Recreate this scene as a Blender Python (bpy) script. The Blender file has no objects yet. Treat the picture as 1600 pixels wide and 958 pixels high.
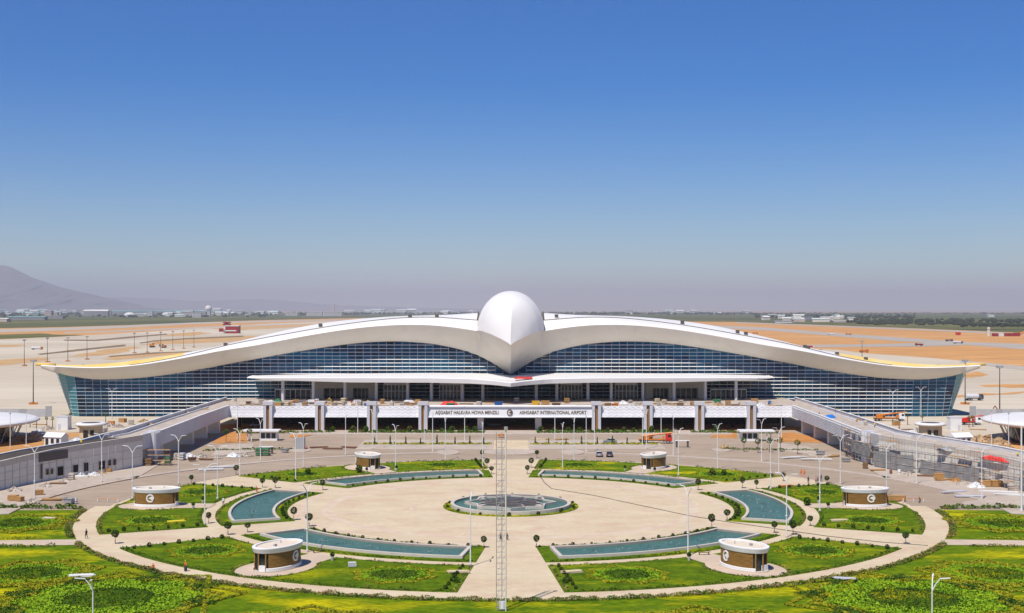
import bpy, math, random
import numpy as np
from math import sin, cos, radians, pi, hypot, atan2
rnd = random.Random(11)
NR = np.random.default_rng(5)
scn = bpy.context.scene
COL = scn.collection

# ------------------------------------------------------------------ camera, sky, sun, exposure
F, H, YH, CX = 2000.0, 42.0, 485.0, 798.0        # focal length (px of the 1600 px photo), eye height (m), horizon row, axis column
cam_d = bpy.data.cameras.new('camera'); cam = bpy.data.objects.new('camera', cam_d); COL.objects.link(cam)
cam.location = (0, 0, H); cam.rotation_euler = (radians(90), 0, 0)
cam_d.sensor_width = 36; cam_d.lens = 36*F/1600
cam_d.shift_x = (800-CX)/1600; cam_d.shift_y = -(479-YH)/1600
cam_d.clip_start = 1; cam_d.clip_end = 120000
scn.camera = cam
scn.view_settings.view_transform = 'Standard'; scn.view_settings.look = 'None'
scn.view_settings.gamma = 1; scn.view_settings.use_curve_mapping = False
scn.view_settings.exposure = 0.10

HAZE = 4.2e-5
SUN_AZ, SUN_EL = radians(210), radians(60)          # azimuth clockwise from +Y
sdir = (sin(SUN_AZ)*cos(SUN_EL), cos(SUN_AZ)*cos(SUN_EL), sin(SUN_EL))
W = bpy.data.worlds.new('World'); scn.world = W; W.use_nodes = True
wn = W.node_tree.nodes; wl = W.node_tree.links; wn.clear()
sky = wn.new('ShaderNodeTexSky'); sky.sky_type = 'NISHITA'; sky.sun_disc = False
sky.sun_elevation = SUN_EL; sky.sun_rotation = SUN_AZ
sky.altitude = 1500; sky.air_density = 1.15; sky.dust_density = 0.0; sky.ozone_density = 6.0
hs = wn.new('ShaderNodeHueSaturation'); hs.inputs['Saturation'].default_value = 1.52; hs.inputs['Value'].default_value = 1.13; hs.inputs['Hue'].default_value = 0.514
bg = wn.new('ShaderNodeBackground'); bg.inputs['Strength'].default_value = 0.085
wo = wn.new('ShaderNodeOutputWorld')
wl.new(sky.outputs[0], hs.inputs['Color']); wl.new(hs.outputs[0], bg.inputs['Color']); wl.new(bg.outputs[0], wo.inputs['Surface'])
sun_d = bpy.data.lights.new('sun', 'SUN'); sun_d.energy = 4.9; sun_d.angle = radians(0.5); sun_d.color = (1.0, 0.945, 0.86)
sun = bpy.data.objects.new('sun', sun_d); COL.objects.link(sun)
sun.rotation_euler = (radians(90)-SUN_EL, 0, -SUN_AZ+pi)
sun.location = (-100, -100, 300)
scn.cycles.max_bounces = 6; scn.cycles.volume_bounces = 1

# ------------------------------------------------------------------ helpers
def G(px, py, z=0.0):
    D = F*(H-z)/(py-YH); return ((px-CX)*D/F, D)
def PZ(px, py, D):
    return ((px-CX)*D/F, D, H-(py-YH)*D/F)
CY = 274.6
def P(r, a, z=None):
    a = radians(a); q = (r*cos(a), CY+r*sin(a))
    return q if z is None else (q[0], q[1], z)

class MB:
    def __init__(s): s.v = []; s.f = []; s.m = []
    def add(s, vs, fs, m=0):
        o = len(s.v); s.v.extend(vs)
        for f in fs: s.f.append(tuple(i+o for i in f)); s.m.append(m)
        return s
    def box(s, x, y, z, sx, sy, sz, rz=0.0, m=0, taper=1.0, bottom=True):
        c, k = cos(rz), sin(rz); vs = []
        for dz in (-.5, .5):
            t = taper if dz > 0 else 1.0
            for dx, dy in ((-.5,-.5),(.5,-.5),(.5,.5),(-.5,.5)):
                a, b = dx*sx*t, dy*sy*t
                vs.append((x+a*c-b*k, y+a*k+b*c, z+dz*sz))
        fs = [(4,5,6,7),(0,1,5,4),(1,2,6,5),(2,3,7,6),(3,0,4,7)]
        if bottom: fs.append((3,2,1,0))
        return s.add(vs, fs, m)
    def bz(s, x, y, z0, z1, sx, sy, rz=0.0, m=0, taper=1.0):
        return s.box(x, y, (z0+z1)/2, sx, sy, z1-z0, rz, m, taper)
    def poly(s, pts, z=0.0, m=0):
        return s.add([(p[0], p[1], z) for p in pts], [tuple(range(len(pts)))], m)
    def prism(s, pts, z0, z1, m=0, cap=True):
        n = len(pts)
        a = sum(pts[i][0]*pts[(i+1)%n][1]-pts[(i+1)%n][0]*pts[i][1] for i in range(n))
        if a < 0: pts = list(reversed(pts))
        vs = [(p[0],p[1],z0) for p in pts]+[(p[0],p[1],z1) for p in pts]
        fs = [(i,(i+1)%n,n+(i+1)%n,n+i) for i in range(n)]
        if cap: fs += [tuple(range(n,2*n)), tuple(reversed(range(n)))]
        return s.add(vs, fs, m)
    def tube(s, p, q, r0, r1=None, n=6, m=0, caps=True):
        r1 = r0 if r1 is None else r1
        p = np.array(p, float); q = np.array(q, float); d = q-p; L = np.linalg.norm(d)
        if L < 1e-6: return s
        d /= L; u = np.cross(d, (0,0,1.0) if abs(d[2]) < .9 else (1.0,0,0)); u /= np.linalg.norm(u); w = np.cross(d, u)
        vs = []
        for c, r in ((p, r0), (q, r1)):
            for i in range(n):
                a = 2*pi*i/n; vs.append(tuple(c+r*(cos(a)*u+sin(a)*w)))
        fs = [(i,(i+1)%n,n+(i+1)%n,n+i) for i in range(n)]
        if caps: fs += [tuple(range(n,2*n)), tuple(reversed(range(n)))]
        return s.add(vs, fs, m)
    def path(s, pts, r, n=6, m=0):
        for a, b in zip(pts, pts[1:]): s.tube(a, b, r, r, n, m)
        return s
    def lathe(s, prof, n=24, x=0, y=0, sx=1.0, sy=1.0, a0=0.0, a1=2*pi, m=0, rz=0.0):
        full = abs(a1-a0-2*pi) < 1e-6; k = n if full else n+1; vs = []
        for r, z in prof:
            for i in range(k):
                a = a0+(a1-a0)*i/n; px, py = r*cos(a)*sx, r*sin(a)*sy
                vs.append((x+px*cos(rz)-py*sin(rz), y+px*sin(rz)+py*cos(rz), z))
        fs = []
        for j in range(len(prof)-1):
            for i in range(n):
                b = (i+1) % k
                fs.append((j*k+i, j*k+b, (j+1)*k+b, (j+1)*k+i))
        return s.add(vs, fs, m)
    def grid(s, rows, m=0):
        nr, nc = len(rows), len(rows[0])
        vs = [tuple(p) for r in rows for p in r]
        return s.add(vs, [(j*nc+i, j*nc+i+1, (j+1)*nc+i+1, (j+1)*nc+i) for j in range(nr-1) for i in range(nc-1)], m)
    def ring(s, r0, r1, a0, a1, z0, z1=None, n=None, m=0, c=None):
        """annular sector in degrees about the plaza centre; solid when z1 is given"""
        n = n or max(2, int(abs(a1-a0)/2.5))
        cx, cy = c if c else (0, CY)
        inn = [(cx+r0*cos(radians(a0+(a1-a0)*i/n)), cy+r0*sin(radians(a0+(a1-a0)*i/n))) for i in range(n+1)]
        out = [(cx+r1*cos(radians(a0+(a1-a0)*i/n)), cy+r1*sin(radians(a0+(a1-a0)*i/n))) for i in range(n+1)]
        if z1 is None:
            vs = [(p[0],p[1],z0) for p in inn]+[(p[0],p[1],z0) for p in out]; k = n+1
            return s.add(vs, [(i,k+i,k+i+1,i+1) for i in range(n)], m)
        vs = [(p[0],p[1],z) for z in (z0,z1) for pp in (inn,out) for p in pp]; k = n+1
        A,B,C,Dd = 0,k,2*k,3*k; fs = []
        for i in range(n):
            fs += [(C+i,Dd+i,Dd+i+1,C+i+1),(B+i,B+i+1,Dd+i+1,Dd+i),(A+i+1,A+i,C+i,C+i+1)]
        if abs(abs(a1-a0)-360) > .01: fs += [(A,B,Dd,C),(B+n,A+n,C+n,Dd+n)]
        return s.add(vs, fs, m)
    def mesh(s, name, mats, smooth=False):
        me = bpy.data.meshes.new(name); me.from_pydata(s.v, [], s.f)
        if not isinstance(mats, (list, tuple)): mats = [mats]
        for mm in mats: me.materials.append(mm)
        if len(mats) > 1: me.polygons.foreach_set('material_index', s.m)
        if smooth: me.polygons.foreach_set('use_smooth', [True]*len(me.polygons))
        me.update(); return me
    def build(s, name, mats, parent=None, loc=(0,0,0), rz=0.0, smooth=False):
        return link(name, s.mesh(name, mats, smooth), parent, loc, rz)

def link(name, me, parent=None, loc=(0,0,0), rz=0.0):
    o = bpy.data.objects.new(name, me); COL.objects.link(o)
    o.location = loc; o.rotation_euler = (0,0,rz)
    if parent is not None: o.parent = parent
    return o
def tag(o, label=None, cat=None, group=None, kind=None):
    if label: o['label'] = label
    if cat: o['category'] = cat
    if group: o['group'] = group
    if kind: o['kind'] = kind
    return o
def thing(name, label, cat, loc=(0,0,0), rz=0.0, group=None):
    return tag(link(name, None, None, loc, rz), label, cat, group)
def kids(o): return list(o.children)
def copy_tree(o, parent=None):
    c = o.copy(); COL.objects.link(c)
    if parent is not None: c.parent = parent
    for ch in kids(o): copy_tree(ch, c)
    return c
def dup(root, loc, rz=0.0, label=None, group=None):
    c = copy_tree(root); c.location = loc; c.rotation_euler = (0,0,rz)
    return tag(c, label, None, group)
class Kind:
    """the first call places the original, later calls place copies of it"""
    def __init__(s, make): s.make = make; s.root = None
    def __call__(s, loc, rz, label, group=None):
        if s.root is None:
            s.root = s.make(); s.root.location = loc; s.root.rotation_euler = (0,0,rz)
            tag(s.root, label, None, group); return s.root
        return dup(s.root, loc, rz, label, group)
ORD = 'first second third fourth fifth sixth seventh eighth ninth tenth eleventh twelfth thirteenth fourteenth fifteenth sixteenth'.split()
NUM = 'zero one two three four five six seven eight nine ten eleven twelve thirteen fourteen fifteen sixteen'.split()

# ------------------------------------------------------------------ materials
MATS = {}
def mat(name, c, c2=None, scale=1.0, rough=.7, spec=.4, metal=0.0, bump=0.0, bscale=None, detail=5, lo=.35, hi=.65, c3=None, scale3=None, lo3=.5, hi3=.7, stretch=None, world=True, coat=0.0, rand=0.0, grain=0.0, gscale=2.5, joint=0.0, jsize=2.4):
    m = bpy.data.materials.new(name); m.use_nodes = True
    n, l = m.node_tree.nodes, m.node_tree.links
    b = n['Principled BSDF']
    b.inputs['Roughness'].default_value = rough; b.inputs['Metallic'].default_value = metal
    b.inputs['Specular IOR Level'].default_value = spec
    if coat: b.inputs['Coat Weight'].default_value = coat
    c = tuple(c)+(1,); src = None
    if world: geo = n.new('ShaderNodeNewGeometry'); vec = geo.outputs['Position']
    else: tc = n.new('ShaderNodeTexCoord'); vec = tc.outputs['Object']
    if stretch:
        mp = n.new('ShaderNodeMapping'); mp.inputs['Scale'].default_value = stretch; l.new(vec, mp.inputs['Vector']); vec = mp.outputs[0]
    def noise(sc, det=detail):
        t = n.new('ShaderNodeTexNoise'); t.inputs['Scale'].default_value = sc; t.inputs['Detail'].default_value = det
        t.inputs['Roughness'].default_value = .6; l.new(vec, t.inputs['Vector']); return t.outputs[0]
    def ramp(o, a, bb):
        r = n.new('ShaderNodeMapRange'); r.inputs['From Min'].default_value = a; r.inputs['From Max'].default_value = bb; l.new(o, r.inputs['Value']); return r.outputs[0]
    def mix(f, a, bb):
        x = n.new('ShaderNodeMix'); x.data_type = 'RGBA'
        if f is not None: l.new(f, x.inputs[0])
        for i, q in ((6, a), (7, bb)):
            if isinstance(q, tuple): x.inputs[i].default_value = q
            else: l.new(q, x.inputs[i])
        return x.outputs[2]
    src = c
    if c2 is not None: src = mix(ramp(noise(scale), lo, hi), c, tuple(c2)+(1,))
    if c3 is not None: src = mix(ramp(noise(scale3), lo3, hi3), src, tuple(c3)+(1,))
    def scale_by(f, col):
        x = n.new('ShaderNodeMix'); x.data_type = 'RGBA'; x.blend_type = 'MULTIPLY'; x.inputs[0].default_value = 1.0
        if isinstance(col, tuple): x.inputs[6].default_value = col
        else: l.new(col, x.inputs[6])
        l.new(f, x.inputs[7]); return x.outputs[2]
    if grain:
        r = n.new('ShaderNodeMapRange'); r.inputs['From Min'].default_value = .3; r.inputs['From Max'].default_value = .7
        r.inputs['To Min'].default_value = 1-grain; r.inputs['To Max'].default_value = 1+grain; l.new(noise(gscale, 3), r.inputs['Value']); src = scale_by(r.outputs[0], src)
    if joint:
        bt_ = n.new('ShaderNodeTexBrick'); bt_.inputs['Scale'].default_value = 1.0; bt_.inputs['Brick Width'].default_value = jsize; bt_.inputs['Row Height'].default_value = jsize*.5
        bt_.inputs['Mortar Size'].default_value = .045; bt_.inputs['Color1'].default_value = (1,1,1,1); bt_.inputs['Color2'].default_value = (.965,.955,.95,1); bt_.inputs['Mortar'].default_value = (1-joint,)*3+(1,)
        l.new(vec, bt_.inputs['Vector']); src = scale_by(bt_.outputs[0], src)
    if rand:
        oi = n.new('ShaderNodeObjectInfo'); h = n.new('ShaderNodeHueSaturation')
        mr = n.new('ShaderNodeMapRange'); mr.inputs['To Min'].default_value = 1-rand; mr.inputs['To Max'].default_value = 1+rand
        l.new(oi.outputs['Random'], mr.inputs['Value']); l.new(mr.outputs[0], h.inputs['Value'])
        if isinstance(src, tuple): h.inputs['Color'].default_value = src
        else: l.new(src, h.inputs['Color'])
        src = h.outputs[0]
    if isinstance(src, tuple): b.inputs['Base Color'].default_value = src
    else: l.new(src, b.inputs['Base Color'])
    if bump:
        bp = n.new('ShaderNodeBump'); bp.inputs['Strength'].default_value = bump; bp.inputs['Distance'].default_value = .1
        l.new(noise(bscale or scale*4, 6), bp.inputs['Height']); l.new(bp.outputs[0], b.inputs['Normal'])
    MATS[name] = m; return m

M = {}
M['soil'] = mat('soil', (.50,.25,.085), (.57,.31,.125), .004, .95, .1, c3=(.42,.22,.085), scale3=.03, lo3=.52, hi3=.75, stretch=(.5,1.4,1), grain=.16, gscale=.035)
M['soil_pale'] = mat('soil_pale', (.47,.285,.13), (.52,.34,.17), .02, .95, .1, grain=.15, gscale=.05)
M['soil_near'] = mat('soil_near', (.42,.17,.045), (.52,.25,.09), .15, .95, .1, bump=.5)
M['concrete_field'] = mat('concrete_field', (.52,.445,.335), (.45,.375,.275), .006, .9, .2, c3=(.57,.495,.38), scale3=.0015, lo3=.45, hi3=.6, stretch=(.35,1.8,1), grain=.09, gscale=.05)
M['runway'] = mat('runway', (.46,.40,.33), (.40,.345,.28), .01, .9, .2, stretch=(.3,2,1))
M['runway_grey'] = mat('runway_grey', (.36,.32,.27), (.42,.37,.31), .01, .9, .2, stretch=(.3,2,1))
M['berm'] = mat('berm', (.17,.12,.075), (.26,.18,.10), .05, .95, .1)
M['field_green'] = mat('field_green', (.075,.095,.026), (.15,.14,.05), .0016, .95, .1, c3=(.035,.05,.02), scale3=.004, lo3=.48, hi3=.62, stretch=(.35,2.5,1))
M['field_olive'] = mat('field_olive', (.16,.14,.045), (.10,.11,.03), .006, .95, .1, stretch=(.3,2.2,1))
M['asphalt'] = mat('asphalt', (.34,.262,.188), (.39,.305,.225), .035, .9, .2, c3=(.29,.222,.160), scale3=.11, lo3=.52, hi3=.72, bump=.08, bscale=9, stretch=(.5,1.5,1), grain=.10, gscale=.35)
M['pavement'] = mat('pavement', (.43,.355,.285), (.50,.42,.34), .12, .9, .25, c3=(.34,.275,.215), scale3=.5, lo3=.55, hi3=.8, bump=.1, bscale=6, grain=.10, gscale=.8, joint=.08, jsize=2.0)
M['kerb'] = mat('kerb', (.50,.43,.36), (.43,.36,.30), .8, .9, .2)
M['white_paint'] = mat('white_paint', (.80,.79,.77), (.74,.73,.70), .5, .55, .4, world=False)
M['roof_white'] = mat('roof_white', (.745,.73,.705), (.70,.685,.66), .05, .5, .4)
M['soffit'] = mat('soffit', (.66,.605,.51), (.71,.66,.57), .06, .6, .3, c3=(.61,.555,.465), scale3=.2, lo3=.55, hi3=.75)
M['roof_yellow'] = mat('roof_yellow', (.70,.46,.11), (.70,.56,.26), .12, .8, .2)
M['joint'] = mat('joint', (.10,.075,.05), None, 1, .9, .1)
M['mullion'] = mat('mullion', (.50,.57,.61), None, 1, .5, .5)
M['fin'] = mat('fin', (.80,.79,.77), None, 1, .5, .4)
GL = []
for i, cc in enumerate(((.003,.036,.085),(.004,.056,.115),(.002,.016,.038),(.006,.078,.145),(.003,.026,.058),(.008,.10,.165))):
    GL.append(mat('facade_glass_%d' % i, cc, None, 1, .10, .28))
M['glass_teal'] = mat('glass_teal', (.03,.20,.23), None, 1, .12, .6)
M['glass_dark'] = mat('glass_dark', (.012,.016,.02), (.03,.04,.045), .3, .12, .5, world=False)
M['wall_beige'] = mat('wall_beige', (.50,.46,.40), (.44,.40,.35), .3, .8, .2)
M['panel_white'] = mat('panel_white', (.78,.77,.78), (.72,.71,.72), .2, .5, .4)
M['panel_grey'] = mat('panel_grey', (.60,.59,.61), (.54,.53,.55), .15, .55, .35)
M['deck_top'] = mat('deck_top', (.47,.40,.33), (.38,.32,.26), .15, .9, .2, c3=(.56,.48,.40), scale3=.5, lo3=.5, hi3=.7)
M['dark_wall'] = mat('dark_wall', (.018,.015,.013), (.03,.026,.022), .15, .8, .2)  # near-black puts the shade under the deck into the wall colour
M['bronze'] = mat('bronze', (.32,.165,.055), (.25,.125,.04), 1.5, .5, .4)
M['letter'] = mat('letter', (.11,.07,.025), None, 1, .5, .4)
M['concrete_grey'] = mat('concrete_grey', (.69,.63,.545), (.74,.69,.60), .25, .9, .2, c3=(.56,.51,.44), scale3=.7, lo3=.55, hi3=.75, stretch=(1,1,2.5), bump=.1)
M['parapet_grey'] = mat('parapet_grey', (.40,.39,.39), (.46,.45,.45), .3, .8, .2)
M['asphalt_new'] = mat('asphalt_new', (.060,.050,.042), (.085,.07,.06), .2, .9, .2)
M['concrete_lit'] = mat('concrete_lit', (.58,.52,.44), (.52,.46,.39), .25, .9, .2, c3=(.44,.39,.33), scale3=.8, lo3=.55, hi3=.75)  # carries the sunlit beige of the ramp walls' upper band in its colour
M['paving'] = mat('paving', (.57,.46,.30), (.63,.52,.355), .09, .85, .25, c3=(.545,.40,.275), scale3=.16, lo3=.47, hi3=.70, stretch=(.8,1.1,1), bump=.05, bscale=3, grain=.05, gscale=.9, joint=.10, jsize=3.0)
M['paving_pink'] = mat('paving_pink', (.56,.40,.285), (.58,.44,.33), .12, .85, .25, c3=(.61,.505,.365), scale3=.3, lo3=.4, hi3=.6)
M['path'] = mat('path', (.53,.415,.305), (.58,.46,.345), .1, .9, .2, c3=(.47,.375,.30), scale3=.3, lo3=.5, hi3=.7, grain=.06, gscale=1.2, joint=.10, jsize=2.0)
M['lawn'] = mat('lawn', (.052,.102,.003), (.115,.175,.004), .38, .95, .05, detail=8, c3=(.27,.28,.004), scale3=.10, lo3=.53, hi3=.70, stretch=(.7,1.2,1), bump=.6, bscale=2.2, grain=.38, gscale=1.7)
M['lawn_wild'] = mat('lawn_wild', (.058,.125,.003), (.14,.195,.003), .24, .95, .05, detail=8, c3=(.46,.40,.004), scale3=.085, lo3=.51, hi3=.66, stretch=(.55,1.2,1), bump=.7, bscale=1.8, grain=.42, gscale=1.4)
M['hedge_green'] = mat('hedge_green', (.048,.105,.008), (.085,.15,.012), .9, .9, .1, c3=(.19,.12,.045), scale3=.22, lo3=.55, hi3=.72)
M['hedge_pink'] = mat('hedge_pink', (.085,.15,.014), (.32,.19,.09), .8, .9, .1, lo=.45, hi=.68, c3=(.36,.29,.06), scale3=.3, lo3=.52, hi3=.7)
M['hedge_yellow'] = mat('hedge_yellow', (.38,.34,.015), (.22,.26,.012), .9, .9, .15)
M['leaf_bright'] = mat('leaf_bright', (.15,.30,.006), (.30,.44,.012), 1.3, .8, .2, c3=(.08,.18,.006), scale3=.5, lo3=.5, hi3=.7)
M['leaf_dark'] = mat('leaf_dark', (.036,.085,.006), (.055,.11,.008), .8, .9, .15)
M['leaf_ball'] = mat('leaf_ball', (.030,.070,.010), (.055,.095,.014), 2.5, .9, .15, c3=(.15,.085,.03), scale3=1.2, lo3=.52, hi3=.7)
M['bark'] = mat('bark', (.12,.08,.05), (.18,.12,.08), 6, .9, .1, world=False)
M['water'] = mat('water', (.050,.130,.100), (.070,.160,.125), .12, .30, .08, c3=(.036,.095,.085), scale3=.5, lo3=.5, hi3=.75, bump=.5, bscale=1.6)
M['coping'] = mat('coping', (.58,.52,.45), (.52,.455,.39), .6, .7, .3)
M['pool_wall'] = mat('pool_wall', (.30,.24,.21), (.36,.29,.25), .8, .7, .3)
M['stone_dark'] = mat('stone_dark', (.055,.050,.048), (.10,.09,.085), .8, .6, .35)
M['stone_mid'] = mat('stone_mid', (.135,.125,.115), (.19,.175,.16), .8, .6, .35)
M['kiosk_wood'] = mat('kiosk_wood', (.25,.125,.028), (.38,.215,.055), 1.2, .55, .35, world=False, stretch=(.6,.6,5))
M['kiosk_roof'] = mat('kiosk_roof', (.70,.60,.47), (.62,.52,.41), .8, .8, .2, world=False)
M['steel_white'] = mat('steel_white', (.72,.72,.71), None, 1, .45, .4)
M['steel_grey'] = mat('steel_grey', (.36,.36,.36), (.30,.30,.30), 2, .5, .4, world=False)
M['steel_dark'] = mat('steel_dark', (.10,.085,.075), None, 1, .6, .4)
M['rust'] = mat('rust', (.26,.13,.07), (.18,.09,.05), 3, .8, .2, world=False)
M['timber'] = mat('timber', (.48,.27,.10), (.38,.21,.08), 2.5, .8, .2, world=False)
M['timber_dark'] = mat('timber_dark', (.17,.10,.05), (.24,.14,.07), 2.5, .85, .2, world=False)
M['sack'] = mat('sack', (.60,.55,.48), (.48,.42,.35), 2, .9, .1, world=False)
M['rubble'] = mat('rubble', (.40,.34,.28), (.52,.46,.39), 1.5, .95, .1, world=False)
M['sand'] = mat('sand', (.50,.36,.21), (.42,.29,.16), 1.5, .95, .1, world=False)
M['red'] = mat('red', (.62,.035,.02), (.50,.025,.015), 1.5, .5, .4, world=False)
M['tarp_red'] = mat('tarp_red', (.74,.06,.045), (.62,.04,.035), 1.2, .7, .3, world=False)
M['tarp_blue'] = mat('tarp_blue', (.02,.20,.62), (.015,.15,.5), 1.2, .6, .3, world=False)
M['blue'] = mat('blue', (.04,.14,.40), (.03,.11,.33), 1.2, .5, .4, world=False)
M['green'] = mat('green', (.06,.22,.11), (.04,.17,.08), 1.2, .7, .3, world=False)
M['yellow'] = mat('yellow', (.72,.42,.03), (.62,.35,.03), 1.5, .5, .4, world=False)
M['orange'] = mat('orange', (.66,.22,.025), (.56,.18,.02), 1.5, .45, .4, world=False)
M['maroon'] = mat('maroon', (.30,.03,.03), (.24,.02,.025), 1.5, .6, .3, world=False)
M['cream'] = mat('cream', (.66,.54,.34), (.58,.47,.30), .8, .8, .2, world=False)
M['tyre'] = mat('tyre', (.025,.025,.025), None, 1, .85, .2)
M['car_glass'] = mat('car_glass', (.015,.02,.025), None, 1, .08, .6)
M['car_silver'] = mat('car_silver', (.40,.42,.44), None, 1, .3, .5, metal=.5, coat=.6)
M['car_dark'] = mat('car_dark', (.10,.11,.13), None, 1, .3, .5, metal=.4, coat=.6)
M['lamp_red'] = mat('lamp_red', (.35,.02,.015), None, 1, .3, .5)
M['skin'] = mat('skin', (.42,.24,.15), None, 1, .6, .3)
M['vest'] = mat('vest', (.80,.19,.03), None, 1, .8, .2)
M['vest_yellow'] = mat('vest_yellow', (.75,.62,.04), None, 1, .8, .2)
M['cloth_dark'] = mat('cloth_dark', (.03,.035,.05), None, 1, .9, .1)
M['cloth_red'] = mat('cloth_red', (.55,.05,.03), None, 1, .9, .1)
M['cloth_pink'] = mat('cloth_pink', (.62,.25,.22), None, 1, .9, .1)
M['cloth_white'] = mat('cloth_white', (.72,.72,.72), None, 1, .9, .1)
M['cloth_grey'] = mat('cloth_grey', (.16,.15,.15), None, 1, .9, .1)
M['hair'] = mat('hair', (.015,.012,.01), None, 1, .7, .3)
M['mountain'] = mat('mountain', (.20,.16,.14), (.13,.105,.10), .0012, .95, .05, bump=0)
M['far_tree'] = mat('far_tree', (.022,.032,.016), (.04,.05,.026), .004, .95, .05)
M['far_white'] = mat('far_white', (.70,.67,.63), (.6,.57,.53), .01, .8, .2)
M['far_grey'] = mat('far_grey', (.22,.21,.22), (.28,.27,.27), .01, .8, .2)
M['far_teal'] = mat('far_teal', (.18,.36,.34), (.14,.30,.29), .01, .7, .2)
M['netting'] = mat('netting', (.21,.20,.19), (.28,.27,.26), .5, .9, .1, stretch=(1,1,.3))
M['far_house'] = mat('far_house', (.62,.56,.48), None, 1, .8, .2, rand=.3)
M['far_roof'] = mat('far_roof', (.30,.42,.40), (.55,.5,.46), .004, .7, .2, rand=.4)
M['far_pink'] = mat('far_pink', (.60,.48,.42), (.5,.4,.36), .02, .8, .2)

# ------------------------------------------------------------------ leaf clouds (hedges, crowns, beds)
def leaf_mesh(name, pts, size, m, up=.5, rng=NR, two=None):
    """many small leaf-clump quads centred on pts (N,3)"""
    pts = np.asarray(pts, float); N = len(pts)
    nrm = rng.normal(size=(N,3)); nrm[:,2] = np.abs(nrm[:,2])+up; nrm /= np.linalg.norm(nrm, axis=1)[:,None]
    t = rng.normal(size=(N,3)); t -= (t*nrm).sum(1)[:,None]*nrm; t /= np.linalg.norm(t, axis=1)[:,None]
    b = np.cross(nrm, t); s = size*rng.uniform(.55, 1.35, (N,1)); s2 = s*rng.uniform(.45, .9, (N,1))
    v = np.stack([pts-t*s, pts-b*s2, pts+t*s, pts+b*s2], 1).reshape(-1,3)
    me = bpy.data.meshes.new(name)
    me.vertices.add(4*N); me.vertices.foreach_set('co', v.ravel())
    me.loops.add(4*N); me.loops.foreach_set('vertex_index', np.arange(4*N))
    me.polygons.add(N); me.polygons.foreach_set('loop_start', np.arange(0,4*N,4)); me.polygons.foreach_set('loop_total', np.full(N,4))
    ms = m if isinstance(m, (list,tuple)) else [m]
    for q in ms: me.materials.append(q)
    if len(ms) > 1: me.polygons.foreach_set('material_index', rng.integers(0, len(ms), N))
    me.update(calc_edges=True); me.validate(); return me
def strip_pts(line, w, h, dens, gaps=.12, z0=0.0):
    """points filling a low strip of planting along a polyline; uneven height, some gaps"""
    out = []
    for (x0,y0), (x1,y1) in zip(line, line[1:]):
        L = hypot(x1-x0, y1-y0); n = max(1, int(L*dens))
        nx, ny = -(y1-y0)/(L+1e-9), (x1-x0)/(L+1e-9)
        t = NR.uniform(0,1,n); o = NR.uniform(-.5,.5,n)*w
        ph = np.sin((x0+t*(x1-x0))*2.1+(y0+t*(y1-y0))*1.7)+np.sin((x0+t*(x1-x0))*.83-(y0+t*(y1-y0))*.61)
        hh = h*(.62+.26*ph*.7+NR.uniform(-.15,.15,n)); hh = np.clip(hh, .08, None)
        z = z0+hh*NR.uniform(.05,1,n)**.6*(1-(np.abs(o)/(w*.5+1e-9))**3*.5)
        k = NR.uniform(0,1,n) > gaps*(ph < -.9)*4
        out.append(np.stack([x0+t*(x1-x0)+nx*o, y0+t*(y1-y0)+ny*o, z], 1)[k])
    return np.concatenate(out)
def arc(r, a0, a1, n=None):
    n = n or max(2, int(abs(a1-a0)/1.5)); return [P(r, a0+(a1-a0)*i/n) for i in range(n+1)]

# ================================================================== THE GROUND AND THE AIRFIELD
ax = [0,60,120,200,320,500,800,1300,2200,4000,8000,16000,30000,60000]
xs = sorted(set([-a for a in ax]+ax)); ys = [-1500,-500,-100,100,200,300,400,500,650,900,1300,2000,3200,5000,8000,13000,20000,30000,50000,75000]
g = MB(); g.grid([[(x,y,-.06) for x in xs] for y in ys])
tag(g.build('ground', M['soil']), kind='structure')

def sheet(name, px, m, z, dens=6, wob=0.0):
    """a flat sheet on the plain, given by its outline as seen from the tower, built at its real place"""
    pts = []
    for i in range(len(px)):
        a, b = G(*px[i]), G(*px[(i+1) % len(px)])
        for k in range(dens):
            t = k/dens; w = wob*(0 if k == 0 else rnd.uniform(-1,1))
            pts.append((a[0]+(b[0]-a[0])*t+w, a[1]+(b[1]-a[1])*t+w*3))
    mb = MB(); mb.poly(pts, z); return tag(mb.build(name, m), kind='structure')
sheet('green_fields', [(-120,488.6),(790,488.6),(790,496),(560,497),(420,500),(300,504),(200,508),(100,511),(-120,515)], M['field_green'], .0, 8, 4)
sheet('green_fields', [(800,488.6),(1760,488.6),(1760,528),(1600,520),(1400,512),(1150,503),(800,500)], M['field_green'], .0, 8, 4)
sheet('field_strip', [(1330,506),(1700,514),(1700,516),(1330,507)], M['field_olive'], .1, 4, 2)
sheet('field_strip', [(1300,499),(1700,503),(1700,505),(1300,500.2)], M['field_olive'], .1, 4, 2)
sheet('grass_strip', [(-120,526),(0,522.8),(60,521),(130,524),(70,527),(0,530),(-120,533)], M['field_olive'], .02, 8, 5)
sheet('grass_strip', [(-120,503),(0,502),(150,500),(300,496.5),(430,494.5),(300,499),(150,504),(-120,508)], M['field_olive'], .1, 6, 6)
sheet('runway', [(-120,517.5),(0,514.5),(100,512),(200,508.5),(300,504),(420,501),(560,499),(560,500.5),(420,503.5),(300,506.5),(200,512),(100,516.5),(0,519.5),(-120,522.5)], M['runway'], .06, 4, 0)
sheet('taxiway', [(100,519.2),(200,515.8),(350,509.4),(480,506),(480,508),(350,511.6),(200,518),(100,521)], M['runway'], .06, 4, 0)
sheet('apron', [(-140,533),(0,530.5),(100,526),(250,517.5),(420,505.5),(620,498.5),(780,498),(780,640),(-140,690)], M['concrete_field'], .04, 4, 0)
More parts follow.
